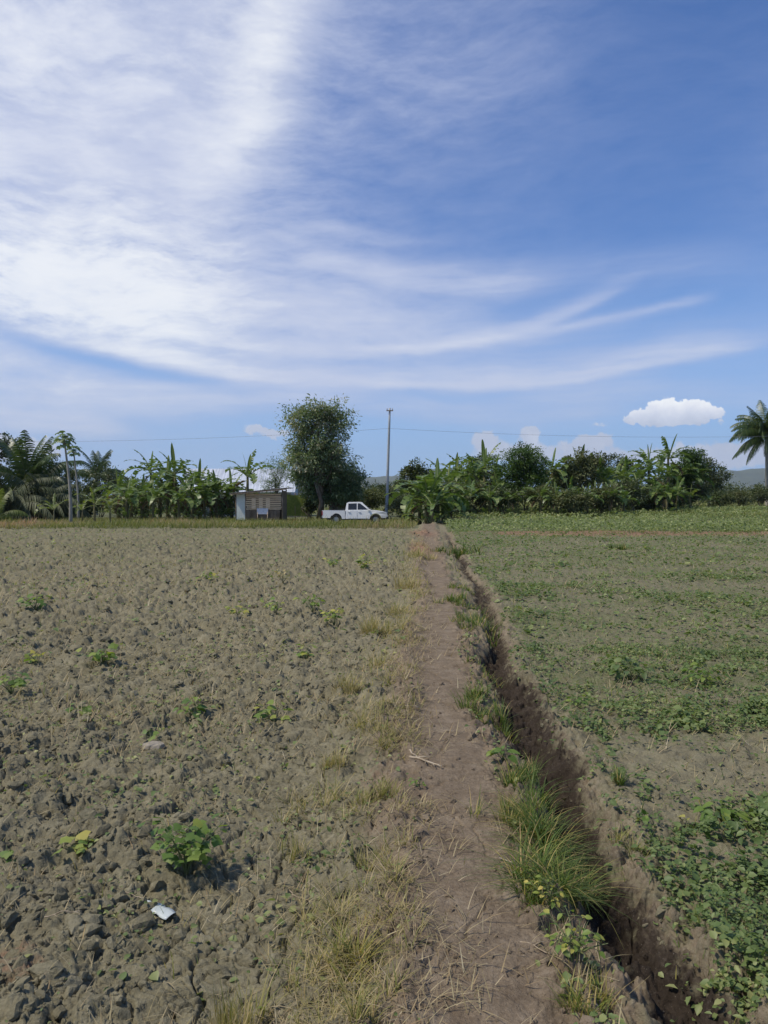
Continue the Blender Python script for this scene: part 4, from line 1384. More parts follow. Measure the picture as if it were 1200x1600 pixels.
bush(818, 728, 38, 28, 70, M_TREEG, 61, 'dense bright green rounded tree rising above the right hand grove', 'rounded_tree', 260, 70, .20, 3.4, ((818, 712, 26, 16), (840, 742, 22, 24), (800, 745, 24, 24), (822, 765, 44, 22)), crad=.5)
bush(905, 735, 30, 26, 74, M_BUSH, 62, 'brownish dark tree in the middle of the right hand grove', 'dark_tree', 170, 60, .24, 3.0, ((885, 755, 30, 20), (925, 725, 20, 14)))
bush(1112, 745, 26, 20, 92, M_TREED, 63, 'dark spreading tree at the right end of the grove', 'spreading_tree', 130, 48, .26, 2.4, ((1095, 735, 20, 18), (1125, 752, 17, 14), (1105, 768, 26, 14)), crad=.5)
bush(1075, 735, 26, 24, 84, M_TREEG, 64, 'broad green tree next to the tallest banana leaves on the right', 'rounded_tree', 150, 55, .28, 3.0, ((1060, 755, 26, 22), (1080, 715, 18, 12)), tone=-.1, crad=.5)
bush(700, 775, 24, 16, 66, M_BUSH, 65, 'grey green shrub right of the bright banana clump', n_=90)
bush(740, 775, 30, 18, 68, M_BUSH, 66, 'shadowy shrub below the dark bananas, second right of the clump', n_=100)
bush(785, 782, 30, 14, 66, M_TREED, 67, 'dark shrub under the left side of the bright rounded tree', n_=90)
bush(850, 780, 32, 16, 67, M_BUSH, 68, 'grey shrub under the right side of the bright rounded tree', n_=100)
bush(895, 785, 32, 15, 64, M_BUSH, 69, 'dark brownish shrub below the middle of the right hand grove', n_=110)
bush(940, 780, 34, 18, 66, M_BUSH, 70, 'broad dim shrub standing where the crop strip meets the grass', n_=120)
bush(985, 772, 30, 18, 70, M_TREED, 71, 'dark shrub left of the drooping pale banana leaves', n_=100)
bush(1030, 770, 30, 16, 76, M_BUSH, 72, 'dim shrub under the drooping pale banana leaves', n_=90)
bush(1085, 772, 26, 12, 84, M_TREED, 73, 'low dark shrub beside the small upright banana on the right', n_=80)
bush(960, 728, 24, 18, 82, M_TREED, 74, 'dark tree top showing behind the bananas on the right', 'dark_tree', 110, 45, .26, 3.0, ((940, 745, 24, 20), (985, 740, 24, 20)))
bush(755, 730, 26, 20, 80, M_TREED, 75, 'dark tree behind the bananas left of the bright rounded tree', 'dark_tree', 110, 45, .26, 3.0, ((725, 745, 28, 22), (760, 755, 30, 20)))

# left-hand side: dark tree top and shrubs behind the bananas
bush(14, 695, 20, 14, 80, M_TREED, 81, 'dark broad leaved tree at the left edge of the photograph', 'dark_tree', 120, 45, .34, 4.0, ((-10, 715, 24, 26), (26, 712, 14, 16), (-40, 740, 40, 40)))
bush(75, 735, 24, 26, 84, M_TREED, 82, 'dark tree behind the brownish palms at far left', 'dark_tree', 130, 45, .26, 3.4, ((100, 755, 26, 26), (55, 765, 30, 24)))
bush(160, 755, 30, 26, 82, M_TREED, 83, 'dark tree behind the slender papaya trees', 'dark_tree', 130, 45, .24, 3.0, ((135, 775, 30, 20), (190, 770, 26, 22)))
bush(215, 772, 24, 20, 80, M_BUSH, 84, 'dim shrub below the left end of the banana row', n_=90)
bush(262, 775, 24, 18, 80, M_TREED, 85, 'dark shrub under the tall spear leaves of the banana row', n_=90)
bush(330, 784, 26, 12, 79, M_BUSH, 86, 'low shrub in front of the pale house wall', n_=70)
bush(545, 786, 20, 11, 72, M_BUSH, 87, 'grey shrub just behind the bed of the white pickup', n_=60)
bush(486, 792, 7, 9, 70, M_TREED, 88, 'narrow dark shrub beside the olive netting right of the hut', n_=50)

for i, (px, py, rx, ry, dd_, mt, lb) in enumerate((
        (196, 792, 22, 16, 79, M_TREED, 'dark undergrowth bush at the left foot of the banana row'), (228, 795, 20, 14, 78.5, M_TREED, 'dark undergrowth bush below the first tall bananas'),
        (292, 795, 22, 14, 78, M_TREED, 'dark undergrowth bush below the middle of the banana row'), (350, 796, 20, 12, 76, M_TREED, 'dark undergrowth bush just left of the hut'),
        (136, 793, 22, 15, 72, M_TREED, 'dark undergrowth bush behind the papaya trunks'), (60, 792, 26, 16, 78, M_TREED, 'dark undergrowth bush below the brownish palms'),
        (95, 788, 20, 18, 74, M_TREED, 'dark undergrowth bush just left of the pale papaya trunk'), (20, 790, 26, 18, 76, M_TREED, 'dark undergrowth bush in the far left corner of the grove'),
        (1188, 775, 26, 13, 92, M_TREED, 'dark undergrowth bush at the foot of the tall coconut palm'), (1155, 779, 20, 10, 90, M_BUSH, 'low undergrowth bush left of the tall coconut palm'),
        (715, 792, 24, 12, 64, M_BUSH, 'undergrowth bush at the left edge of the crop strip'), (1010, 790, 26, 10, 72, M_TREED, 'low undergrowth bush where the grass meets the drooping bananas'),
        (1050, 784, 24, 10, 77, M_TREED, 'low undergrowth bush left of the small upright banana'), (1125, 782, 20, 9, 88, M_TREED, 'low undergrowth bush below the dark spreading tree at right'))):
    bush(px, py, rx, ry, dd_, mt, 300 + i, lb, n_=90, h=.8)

# ---------------------------------------------------------------- palms
palm(at(1199, 95), 95, 9.3, 5, 'tall coconut palm at the right edge with feathery drooping fronds', nf=52, s=1.45, trunk_r=.19, lean=-.2, order=(0, 1, 1, 2, 2, 2, 3, 3, 3, 4, 4, 5, 5))
palm(at(150, 92), 92, 4.6, 6, 'young coconut palm showing above the trees right of the papayas', nf=20, s=1.2, lean=.1, nuts=False, order=(0, 0, 1, 2, 2, 3, 3, 4))
palm(at(42, 74), 74, 2.4, 7, 'dark young palm with upright central frond at far left', nf=36, s=1.75, lean=.1, nuts=False, order=(0, 0, 1, 1, 2, 3, 3, 4, 4))
palm(at(5, 68), 68, 1.2, 8, 'leftmost brownish palm with long arching fronds', nf=36, s=1.8, lean=.1, nuts=False, order=(1, 2, 2, 3, 3, 4, 4, 5), meshes=FRB)
palm(at(62, 70), 70, 1.0, 9, 'low brownish palm drooping between the far left palms and the papayas', nf=32, s=1.5, lean=.0, nuts=False, order=(1, 2, 3, 3, 4, 4, 5), meshes=FRB)
palm(at(-60, 72), 72, 2.0, 10, 'brownish palm just outside the left edge of the photograph', nf=18, s=1.1, lean=.0, nuts=False, order=(1, 2, 3, 3, 4), meshes=FRB)
palm(at(-8, 60), 60, .5, 14, 'yellow green young palm at the left edge in front of the brownish palms', nf=9, s=.75, lean=0, nuts=False, order=(0, 1, 2, 3), meshes=[f.mesh('frond', M_BANY) for f in FR])

papaya(at(110, 48.5), 48.5, CAMH + (HZ - 679) / F * 48.5 - .0, 1, 'tall slender papaya tree with pale trunk standing alone before the grove', 1.05)
papaya(at(122, 66), 66, CAMH + (HZ - 694) / F * 66, 2, 'second papaya tree, thinner and darker, just right of the pale one', 1.0)
papaya(at(86, 80), 80, 3.9, 3, 'short papaya crown half hidden behind the tall pale papaya', 1.0)

# ---------------------------------------------------------------- banana rows
ORD = ['first', 'second', 'third', 'fourth', 'fifth', 'sixth', 'seventh', 'eighth', 'ninth', 'tenth', 'eleventh', 'twelfth', 'thirteenth', 'fourteenth', 'fifteenth', 'sixteenth',
       'seventeenth', 'eighteenth', 'nineteenth', 'twentieth', 'twenty first', 'twenty second', 'twenty third', 'twenty fourth', 'twenty fifth', 'twenty sixth']


def row(items, where, group, seed):
    items = sorted(items, key=lambda q: q[0])
    for i, it in enumerate(items):
        px, top, d_ = it[:3]; kw = dict(it[3]) if len(it) > 3 else {}
        H = CAMH + (HZ - top) / F * d_ - gcoarse(at(px, d_), d_) + .1
        look = kw.pop('look', 'tall' if H > 5.4 else ('mid sized' if H > 3.4 else 'small'))
        banana(at(px, d_), d_, H, seed + i * 13, '%s banana, %s from the left %s' % (look, ORD[i], where), group, **kw)


SP2 = {'spears': 2}
row([(185, 728, 76), (205, 724, 73), (222, 735, 70), (236, 694, 77, {'spears': 1, 'look': 'very tall spear leaved'}), (250, 722, 72), (262, 706, 76, SP2), (274, 696, 74, {'spears': 2, 'look': 'tall spear leaved'}),
     (290, 712, 72, {'nleaf': 10}), (300, 735, 69), (312, 716, 75), (330, 722, 71, {'nleaf': 10}), (344, 722, 74), (338, 735, 70), (362, 726, 73, {'dead': 3, 'nleaf': 7}), (198, 745, 68), (240, 742, 68), (280, 745, 68), (320, 748, 69)],
    'in the row left of the hut', 'bananas in the row left of the hut', 500)
banana(at(387, 71), 71, CAMH + (HZ - 700) / F * 71 + .3, 777, 'big banana plant with two dark spear leaves right above the hut', None, spears=2, nleaf=7, dead=1)
row([(84, 764, 56), (147, 752, 60, {'nleaf': 8}), (172, 760, 60), (160, 775, 57)], 'among the pale young ones around the papayas', 'pale young bananas around the papayas', 800) if False else None
for (px, top, d_, lb, sd) in ((84, 764, 55, 'small pale green banana plant left of the papaya trunk', 1), (148, 752, 60, 'yellowish banana plant with arching leaves right of the papaya trunks', 2),
                              (172, 762, 60, 'pale drooping banana plant between the papayas and the banana row', 3), (128, 772, 62, 'small yellowish banana plant close behind the papaya trunks', 4)):
    banana(at(px, d_), d_, CAMH + (HZ - top) / F * d_ + .2, 810 + sd, lb, 'pale young bananas around the papayas', young=True, nleaf=8, spears=0, dead=0)
# the bright clump at the end of the path
for (px, top, d_, lb, sd, kw) in ((668, 716, 55, 'tallest leaf fan of the bright banana clump at the end of the path', 1, {'nleaf': 11}), (683, 728, 56, 'right hand plant of the bright banana clump at the path end', 2, {'nleaf': 10}),
                                  (655, 735, 57, 'left hand plant of the bright banana clump at the path end', 3, {'nleaf': 9}), (676, 748, 53, 'low front plant of the bright banana clump at the path end', 4, {'nleaf': 9, 'spears': 0}), (693, 738, 58, 'rear right plant of the bright banana clump at the path end', 5, {'nleaf': 9, 'spears': 0})):
    banana(at(px, d_), d_, CAMH + (HZ - top) / F * d_ + .35, 830 + sd, lb, 'bright banana clump at the path end', big=1.22, dead=1, **kw)
row([(700, 712, 70), (712, 700, 73, {'look': 'tall yellow tipped'}), (728, 706, 76), (742, 700, 72), (757, 688, 74, {'spears': 2, 'look': 'tall spear leaved'}), (772, 704, 76), (724, 735, 68), (750, 740, 68), (780, 730, 70),
     (862, 694, 74, {'look': 'tall single spear'}), (880, 706, 76), (905, 696, 78, {'spears': 2}), (925, 705, 76), (943, 712, 74), (960, 708, 78), (978, 706, 76), (995, 712, 74), (1013, 686, 78, {'spears': 2, 'look': 'tall spear leaved'}),
     (1028, 706, 76, {'nleaf': 11}), (1045, 676, 80, {'spears': 2, 'look': 'tallest of all'}), (1060, 704, 82), (930, 745, 70), (1000, 745, 72), (1025, 738, 71, {'nleaf': 11}), (1078, 712, 84)],
    'in the right hand grove', 'bananas in the right hand grove', 1200)
row([(735, 744, 65), (765, 750, 65), (795, 752, 65), (845, 744, 66), (870, 752, 64.5), (890, 742, 65), (918, 750, 64), (952, 744, 65), (975, 752, 65), (1042, 748, 70), (1058, 742, 72)],
    'among the low ones fronting the right hand grove', 'low bananas fronting the right hand grove', 1700)
banana(at(1078, 76), 76, CAMH + (HZ - 752) / F * 76 - gcoarse(at(1078, 76), 76) + .1, 901, 'small upright light green banana standing in the grass at right', None, young=True, nleaf=7, spears=1, dead=0)
banana(at(1108, 80), 80, CAMH + (HZ - 765) / F * 80 - gcoarse(at(1108, 80), 80) + .1, 902, 'low banana plant with one broad leaf lying toward the right', None, nleaf=7, spears=0, dead=0)

# ================================================================ hut, house, pole, fence
def local(root):
    return root


def build_hut():
    d_ = 64.0; x0, x1 = at(368, d_), at(442, d_)
    zg = gcoarse((x0 + x1) / 2, d_)
    root = thing('wooden_hut', 'small slatted hut with a lean-to tin roof left of the tall tree', 'hut', ((x0 + x1) / 2, d_, zg))
    w = x1 - x0; hw = w / 2
    zl = CAMH + (HZ - 771) / F * d_ - zg; zr = CAMH + (HZ - 764) / F * d_ - zg
    dep = 2.6
    top = lambda x: zl + (zr - zl) * (x + hw) / w
    for (x, y) in ((-hw + .05, 0), (hw - .05, 0), (-hw + .05, dep), (hw - .05, dep), (-hw + .85, 0)):
        a = Acc(); add_tube(a, [(x, y, 0), (x, y, top(x) - .02)], .055, 7); a.obj('post', M_WOODD, root)
    # pale board panel on the left fifth
    a = Acc(); add_box(a, (-hw + .45, -.02, (zl - .1) / 2 + .1), (.72, .03, zl - .25)); a.obj('board_panel', M_PALE, root)
    # slatted front, light slats over a darker lower bay
    a = Acc(); k = 0; z = 1.12
    rg = np.random.default_rng(4)
    while z < zr - .12:
        xr = hw - .12
        xl = -hw + .92
        if z < top(xl) - .10:
            add_box(a, ((xl + xr) / 2 + rg.normal(0, .02), -.075, z), (xr - xl, .025, .095), rz=0, ry=rg.normal(0, .006))
        z += .155
    a.obj('slatted_wall', M_SLAT, root)
    a = Acc()
    for x in (-.45, .15, .75):
        add_box(a, (x, -.10, 1.55), (.34, .02, .9), rz=0)
    a.obj('bamboo_mat', M_SLAT, root)
    a = Acc()
    for k in range(6): add_box(a, (.32 + rg.normal(0, .02), -.05, .18 + k * .17), (w - 1.15, .025, .10))
    a.obj('lower_boards', M_WOODD, root)
    a = Acc(); add_box(a, (.30, -.13, .92), (.95, .025, .50)); a.obj('notice_board', M_SIGN, root)
    a = Acc()
    for x in (-.12, .72): add_tube(a, [(x, -.13, 0), (x, -.13, .9)], .035, 6)
    a.obj('board_leg', M_SLAT, root)
    # other walls
    a = Acc(); add_box(a, (hw - .02, dep / 2, zr / 2 - .05), (.03, dep - .15, zr - .2)); add_box(a, (0, dep + .07, zl / 2), (w - .1, .03, zl - .15)); add_box(a, (-hw + .02, dep / 2, zl / 2 - .05), (.03, dep - .15, zl - .25))
    a.obj('wall', M_WOODD, root)
    # corrugated roof
    a = Acc(); n = 60; xs = np.linspace(-hw - .45, hw + .55, n); V = []
    sl = (zr - zl) / w
    for x in xs:
        z = zl + sl * (x + hw) + .05
        V += [[x, -.55, z], [x, dep + .4, z + .0], [x, -.55, z + .018], [x, dep + .4, z + .018]]
    V = np.array(V); V[:, 2] += .02 * np.sin(np.repeat(xs, 4) * 40)
    Fc = []
    for i in range(n - 1):
        b = 4 * i; Fc += [[b, b + 1, b + 5, b + 4], [b + 2, b + 6, b + 7, b + 3], [b, b + 4, b + 6, b + 2], [b + 1, b + 3, b + 7, b + 5]]
    a.add(V, Fc); a.obj('roof', M_RUST, root)
    a = Acc(); add_box(a, (0, -.5, (zl + zr) / 2 - .05), (w + .8, .07, .09), ry=-math.atan(sl)); a.obj('roof_beam', M_WOODD, root)


build_hut()


def build_house():
    d_ = 86.0
    x0, x1 = at(286, d_), at(455, d_); cx = (x0 + x1) / 2; w = x1 - x0
    zg = gcoarse(cx, d_)
    root = thing('farm_house', 'pale house with a bluish metal roof half hidden behind the bananas', 'house', (cx, d_, zg))
    ze = CAMH + (HZ - 766) / F * d_ - zg; zr = CAMH + (HZ - 731) / F * d_ - zg
    dep = 7.0; hw = w / 2
    a = Acc()
    V = [[-hw, 0, 0], [hw, 0, 0], [hw, 0, ze], [-hw, 0, ze], [-hw, dep, 0], [hw, dep, 0], [hw, dep, ze], [-hw, dep, ze], [-hw, dep / 2, zr - .1], [hw, dep / 2, zr - .1]]
    a.add(V, [[0, 1, 2, 3], [5, 4, 7, 6], [1, 5, 6, 2], [4, 0, 3, 7]], smooth=False); a.add(np.array(V), [[3, 8, 7], [2, 6, 9]], smooth=False)
    wl = a.obj('wall', M_WALLH, root)
    n = 80; a = Acc()
    for sg in (-1, 1):
        V = []; xs = np.linspace(-hw - .5, hw + .5, n)
        y0 = -.6 if sg < 0 else dep + .6
        for x in xs:
            r = .02 * math.sin(x * 22)
            V += [[x, y0, ze - .25 + r], [x, dep / 2 + .02 * sg, zr + r], [x, y0, ze - .21 + r], [x, dep / 2 + .02 * sg, zr + .04 + r]]
        Fc = []
        for i in range(n - 1):
            b = 4 * i; Fc += [[b, b + 4, b + 5, b + 1], [b + 2, b + 3, b + 7, b + 6], [b, b + 2, b + 6, b + 4]]
        a.add(V, Fc, smooth=False)
    a.obj('roof', M_METAL, root)
    for x in (-3.6, -1.0, 2.2):
        a = Acc(); add_box(a, (x, -.02, 1.55), (1.1, .04, 1.0)); wi = a.obj('window', M_GLASS, root)
        a = Acc()
        for (ox, oz, sx_, sz_) in ((-.6, 0, .09, 1.18), (.6, 0, .09, 1.18), (0, .55, 1.11, .09), (0, -.55, 1.11, .09)):
            add_box(a, (x + ox, -.05, 1.55 + oz), (sx_, .06, sz_))
        a.obj('window_frame', M_SIGN, wi)


build_house()


def build_net():
    d_ = 72.0; x0, x1 = at(443, d_), at(481, d_); cx = (x0 + x1) / 2; w = x1 - x0; zg = gcoarse(cx, d_)
    root = thing('net_fence', 'olive netting fence panel between the hut and the tall tree', 'fence', (cx, d_, zg))
    for x in (-w / 2, -.05, w / 2):
        a = Acc(); add_tube(a, [(x, 0, -.1), (x, 0, 2.55)], .05, 7); a.obj('post', M_WOODD, root)
    n = 24; xs = np.linspace(-w / 2, w / 2, n); V = []
    for x in xs:
        for z in np.linspace(.35, 2.38, 8): V.append([x, -.06 + .03 * math.sin(x * 3 + z * 2), z - .04 * math.cos(x * 2.7) * (z > 2)])
    Fc = [[i * 8 + j, (i + 1) * 8 + j, (i + 1) * 8 + j + 1, i * 8 + j + 1] for i in range(n - 1) for j in range(7)]
    a = Acc(); a.add(V, Fc); a.obj('netting', M_NET, root)
    a = Acc(); add_tube(a, [(-w / 2, -.02, .32), (w / 2, -.02, .30)], .03, 6); a.obj('bottom_rail', M_SLAT, root)
    a = Acc(); add_tube(a, [(-w / 2, -.02, 2.42), (w / 2, -.02, 2.44)], .03, 6); a.obj('top_rail', M_WOODD, root)


build_net()


def lean_to():
    d_ = 74.0; cx = at(531, d_); zg = gcoarse(cx, d_)
    root = thing('tin_shed', 'low grey tin roofed shed under the tree behind the pickup bed', 'shed', (cx, d_, zg))
    w, dep = 2.2, 1.8
    a = Acc(); 
    for x in (-1.05, 1.05):
        for y in (0, dep): add_tube(a, [(x, y, 0), (x, y, 1.7 if y == 0 else 1.95)], .05, 6)
    a.obj('posts', M_WOODD, root)
    a = Acc(); n = 40; xs = np.linspace(-1.25, 1.25, n); V = []
    for x in xs:
        r = .02 * math.sin(x * 30)
        V += [[x, -.4, 1.55 + r], [x, dep + .2, 2.0 + r], [x, -.4, 1.58 + r], [x, dep + .2, 2.03 + r]]
    Fc = []
    for i in range(n - 1):
        b = 4 * i; Fc += [[b, b + 4, b + 5, b + 1], [b + 2, b + 3, b + 7, b + 6], [b, b + 2, b + 6, b + 4]]
    a.add(V, Fc); a.obj('roof', M_RUST, root)
    a = Acc(); add_box(a, (0, .1, .8), (2.0, .03, 1.5)); a.obj('sheet_wall', M_RUST, root)


lean_to()


def build_pole():
    d_ = 70.0; x0 = at(603.5, d_); zg = gcoarse(x0, d_)
    root = thing('utility_pole', 'tall slightly leaning grey utility pole behind the pickup bonnet', 'utility pole', (x0, d_, zg))
    H = CAMH + (HZ - 638) / F * d_ - zg; lean = at(609, d_) - x0
    a = Acc(); t = np.linspace(-.05, 1, 9)
    add_tube(a, np.stack([lean * t, 0 * t, H * t], 1), .15 - .06 * np.clip(t, 0, 1), 12); a.obj('pole', M_CONC, root)
    a = Acc(); add_box(a, (lean, -.14, H - .25), (.62, .08, .09)); ar = a.obj('crossarm', M_WOODD, root)
    for x in (-.25, .25):
        a = Acc(); add_tube(a, [(lean + x, -.14, H - .205), (lean + x, -.14, H - .13), (lean + x, -.14, H - .03)], [.02, .05, .035], 8); a.obj('insulator', M_CONC, ar)
    hw_ = CAMH + (HZ - 670) / F * d_ - zg
    a = Acc(); xb = lean * hw_ / H
    add_tube(a, [(xb, 0, hw_), (xb, -.26, hw_)], .03, 6); a.obj('bracket', M_RUST, root)
    # two neighbours stand outside the picture and carry the wire
    att = (x0 + xb, d_ - .26, zg + hw_)
    ends = []
    for (px_, dd_, lb) in ((-420, 76, 'grey utility pole beyond the left edge carrying the wire'), (1420, 80, 'grey utility pole beyond the right edge carrying the wire')):
        c = thing('utility_pole', lb, 'utility pole', (at(px_, dd_), dd_, gcoarse(at(px_, dd_), dd_)))
        for ch in root.children: copy_tree(ch, c)
        ends.append((at(px_, dd_) + xb, dd_ - .26, c.location.z + hw_ + .0))
    for e, lb, sag in ((ends[0], 'thin overhead wire running from the pole to the left', 1.0), (ends[1], 'thin overhead wire running from the pole to the right', .75)):
        t = np.linspace(0, 1, 60)[:, None]
        P = np.array(att) * (1 - t) + np.array(e) * t
        P[:, 2] -= sag * 4 * (t * (1 - t))[:, 0]
        a = Acc(); add_tube(a, P, .010, 5)
        tag(a.obj('overhead_wire', M_WIRE), lb, 'wire')


build_pole()


# ================================================================ the pickup
def build_truck():
    d_ = 60.0; cx = at(556, d_); zg = gcoarse(cx, d_)
    root = thing('pickup_truck', 'white double cab pickup truck parked side on at the field edge', 'pickup truck', (cx, d_, zg))
    WH = 0.90   # half width
    rf, rr = 1.58, -1.52       # wheel centres (front is +x)
    R_ = .385

    def extr(acc, prof, y0, y1, mat=0, tum=None):
        """prof: closed (x,z) outline, extruded y0..y1"""
        import bmesh
        from mathutils.geometry import tessellate_polygon
        from mathutils import Vector
        n = len(prof); V = [[p[0], y0, p[1]] for p in prof] + [[p[0], y1, p[1]] for p in prof]
        V = np.array(V, float)
        if tum: V = tum(V)
        tr = tessellate_polygon([[Vector((p[0], p[1], 0)) for p in prof]])
        tr = np.array(tr)
        acc.add(V, np.concatenate([tr, tr[:, ::-1] + n]), .5, mat, False)
        q = [[i, (i + 1) % n, (i + 1) % n + n, i + n] for i in range(n)]
        acc.f.append((np.array(q) + acc.n - len(V), np.full(n, .5), mat, False))

    def arch(c, r=.47, z0=.52, flip=False):
        a_ = [(c + r * cos(t), .40 + r * sin(t)) for t in np.linspace(math.asin((z0 - .40) / r), pi - math.asin((z0 - .40) / r), 12)]
        return a_[::-1] if flip else a_

    # lower cab and engine bay (one solid), with wheel arch cut out; clockwise from rear bottom
    rearx = -.78
    pr = [(rearx, .42), (rearx, 1.08), (.62, 1.10), (.95, 1.12), (1.7, 1.06), (2.22, .98), (2.46, .86), (2.52, .70), (2.52, .50), (rf + .455, .50)]
    pr += arch(rf, .46, .50)[0:] if False else [(rf + .46 * cos(t), .40 + .46 * sin(t)) for t in np.linspace(.22, pi - .22, 14)]
    pr += [(rf - .455, .42)]

    def tum_body(V):
        V = V.copy()
        top = np.clip((V[:, 2] - .85) / .3, 0, 1)
        V[:, 1] *= 1 - .05 * top
        nose = np.clip((V[:, 0] - 1.9) / .65, 0, 1); V[:, 1] *= 1 - .13 * nose ** 2
        return V
    # dense across the width so that the sides round off
    a = Acc()
    for (y0, y1) in ((-WH, WH),): extr(a, pr, y0, y1, 0, tum_body)
    body = a.obj('body', M_WHITE, root)
    bv = body.modifiers.new('bevel', 'BEVEL'); bv.width = .035; bv.segments = 3; bv.limit_method = 'ANGLE'; bv.angle_limit = radians(35)
    # bed: two side panels, tailgate, floor, front wall
    bed = [(-2.60, .50), (-2.62, 1.08), (-.82, 1.08), (-.82, .42), (rr + .455, .42)] + [(rr + .46 * cos(t), .40 + .46 * sin(t)) for t in np.linspace(.1, pi - .1, 14)] + [(rr - .455, .50)]
    for sg in (-1, 1):
        a = Acc(); extr(a, bed, sg * WH, sg * (WH - .07), 0); o = a.obj('bed_side', M_WHITE, root)
        bv = o.modifiers.new('bevel', 'BEVEL'); bv.width = .02; bv.segments = 2; bv.limit_method = 'ANGLE'
    a = Acc(); add_box(a, (-2.585, 0, .80), (.06, 1.66, .52)); o = a.obj('tailgate', M_WHITE, root)
    h = Acc(); add_box(h, (-2.63, 0, .93), (.03, .22, .06)); h.obj('tailgate_handle', M_BLACK, o)
    a = Acc(); add_box(a, (-1.70, 0, .62), (1.72, 1.64, .05)); add_box(a, (-.86, 0, .82), (.05, 1.66, .46)); a.obj('bed_floor', M_BLACK, root)
    # greenhouse: frustum with slanting windscreen
    g = [(-.80, 1.06), (-.70, 1.66), (-.55, 1.735), (.30, 1.745), (.52, 1.70), (1.18, 1.12), (1.18, 1.06)]

    def tum_cab(V):
        V = V.copy(); t = np.clip((V[:, 2] - 1.06) / .68, 0, 1); V[:, 1] *= .945 - .20 * t; return V
    a = Acc(); extr(a, g, -WH, WH, 0, tum_cab); o = a.obj('cab', M_WHITE, root)
    bv = o.modifiers.new('bevel', 'BEVEL'); bv.width = .05; bv.segments = 3; bv.limit_method = 'ANGLE'; bv.angle_limit = radians(30)
    ys = lambda z, off=.008: (WH * (.945 - .20 * (z - 1.06) / .68) + off)
    for sg in (-1, 1):
        for (q, nm) in (([(-.58, 1.14), (-.56, 1.62), (.10, 1.645), (.10, 1.14)], 'rear_side_window'), ([(.17, 1.14), (.17, 1.645), (.36, 1.64), (.92, 1.20), (.92, 1.14)], 'front_side_window')):
            V = [[x, sg * ys(z), z] for x, z in q] + [[x, sg * ys(z, -.02), z] for x, z in q]
            n = len(q); a = Acc()
            from mathutils.geometry import tessellate_polygon
            from mathutils import Vector
            tr = np.array(tessellate_polygon([[Vector((p[0], p[1], 0)) for p in q]]))
            a.add(V, np.concatenate([tr, tr + n]), .5, 0, False)
            a.f.append((np.array([[i, (i + 1) % n, (i + 1) % n + n, i + n] for i in range(n)]), np.full(n, .5), 0, False))
            a.obj(nm, M_GLASS, root)
        # doors: thin raised panels so that the shut lines show
        for (x0, x1, nm) in ((-.66, .12, 'rear_door'), (.145, 1.04, 'front_door')):
            a = Acc(); pts = [(x0 + (.10 if nm == 'rear_door' else 0), .46), (x0, .70), (x0, 1.085), (x1, 1.085), (x1 - (.0 if nm == 'rear_door' else .06), .46)]
            V = [[x, sg * (WH * (1 - .05 * max(0, (z - .85) / .3)) + .012), z] for x, z in pts] + [[x, sg * (WH * (1 - .05 * max(0, (z - .85) / .3)) - .03), z] for x, z in pts]
            n = 5; a.add(V, [[0, 1, 2], [0, 2, 3], [0, 3, 4]], .5, 0, False)
            a.f.append((np.array([[i, (i + 1) % n, (i + 1) % n + n, i + n] for i in range(n)]), np.full(n, .5), 0, False))
            dr = a.obj(nm, M_WHITE, root)
            a = Acc(); add_box(a, (x0 + .16, sg * (WH + .015), .98), (.17, .05, .035)); a.obj('door_handle', M_WHITE, dr)
        a = Acc(); add_box(a, (.98, sg * (WH + .10), 1.20), (.10, .20, .17)); a.obj('side_mirror', M_WHITE, root)
        a = Acc(); add_box(a, (2.33, sg * .66, .84), (.26, .20, .17), rz=-sg * .45); a.obj('headlight', M_LAMP, root)
        a = Acc(); add_box(a, (-2.60, sg * (WH - .035), .87), (.07, .10, .34)); a.obj('tail_light', M_RED, root)
        a = Acc(); add_box(a, (.10, sg * (WH - .01), .40), (1.75, .12, .05)); a.obj('side_step', M_BLACK, root)
        for c in (rf, rr):     # black liner behind each arch
            a = Acc(); t = np.linspace(.05, pi - .05, 12)
            V = [[c + r_ * cos(q), sg * y_, .40 + r_ * sin(q)] for y_ in (WH - .02, WH - .30) for r_ in (.44,) for q in t]
            V = [[c + .45 * cos(q), sg * (WH - .03), .40 + .45 * sin(q)] for q in t] + [[c + .45 * cos(q), sg * (WH - .36), .40 + .45 * sin(q)] for q in t]
            a.add(V, [[i, i + 1, i + 13, i + 12] for i in range(11)]); a.obj('arch_liner', M_BLACK, root)
    # windscreen and back light
    def pane(p0, p1, nm, off):
        z0, z1 = p0[1], p1[1]
        w0, w1 = ys(z0, -.07), ys(z1, -.07)
        dx, dz = p1[0] - p0[0], p1[1] - p0[1]; L = math.hypot(dx, dz); nx, nz = dz / L * off, -dx / L * off
        V = [[p0[0] + nx, -w0, z0 + nz], [p0[0] + nx, w0, z0 + nz], [p1[0] + nx, w1, z1 + nz], [p1[0] + nx, -w1, z1 + nz]]
        a = Acc(); a.add(V, [[0, 1, 2, 3]], smooth=False); o = a.obj(nm, M_GLASS, root)
        s_ = o.modifiers.new('t', 'SOLIDIFY'); s_.thickness = .01
    pane((1.10, 1.18), (.56, 1.665), 'windscreen', -.01 if False else .012)
    pane((-.785, 1.16), (-.71, 1.60), 'back_window', -.012)
    # nose: grille, bumper; the lower front is black in the photograph
    a = Acc(); add_box(a, (2.50, 0, .78), (.07, .95, .20)); a.obj('grille', M_BLACK, root)
    a = Acc(); add_box(a, (2.50, 0, .50), (.22, 1.66, .24), bev=.05); a.obj('front_bumper', M_BLACK, root)
    a = Acc(); add_box(a, (-2.70, 0, .50), (.14, 1.55, .14), bev=.03); a.obj('rear_bumper', M_BLACK, root)
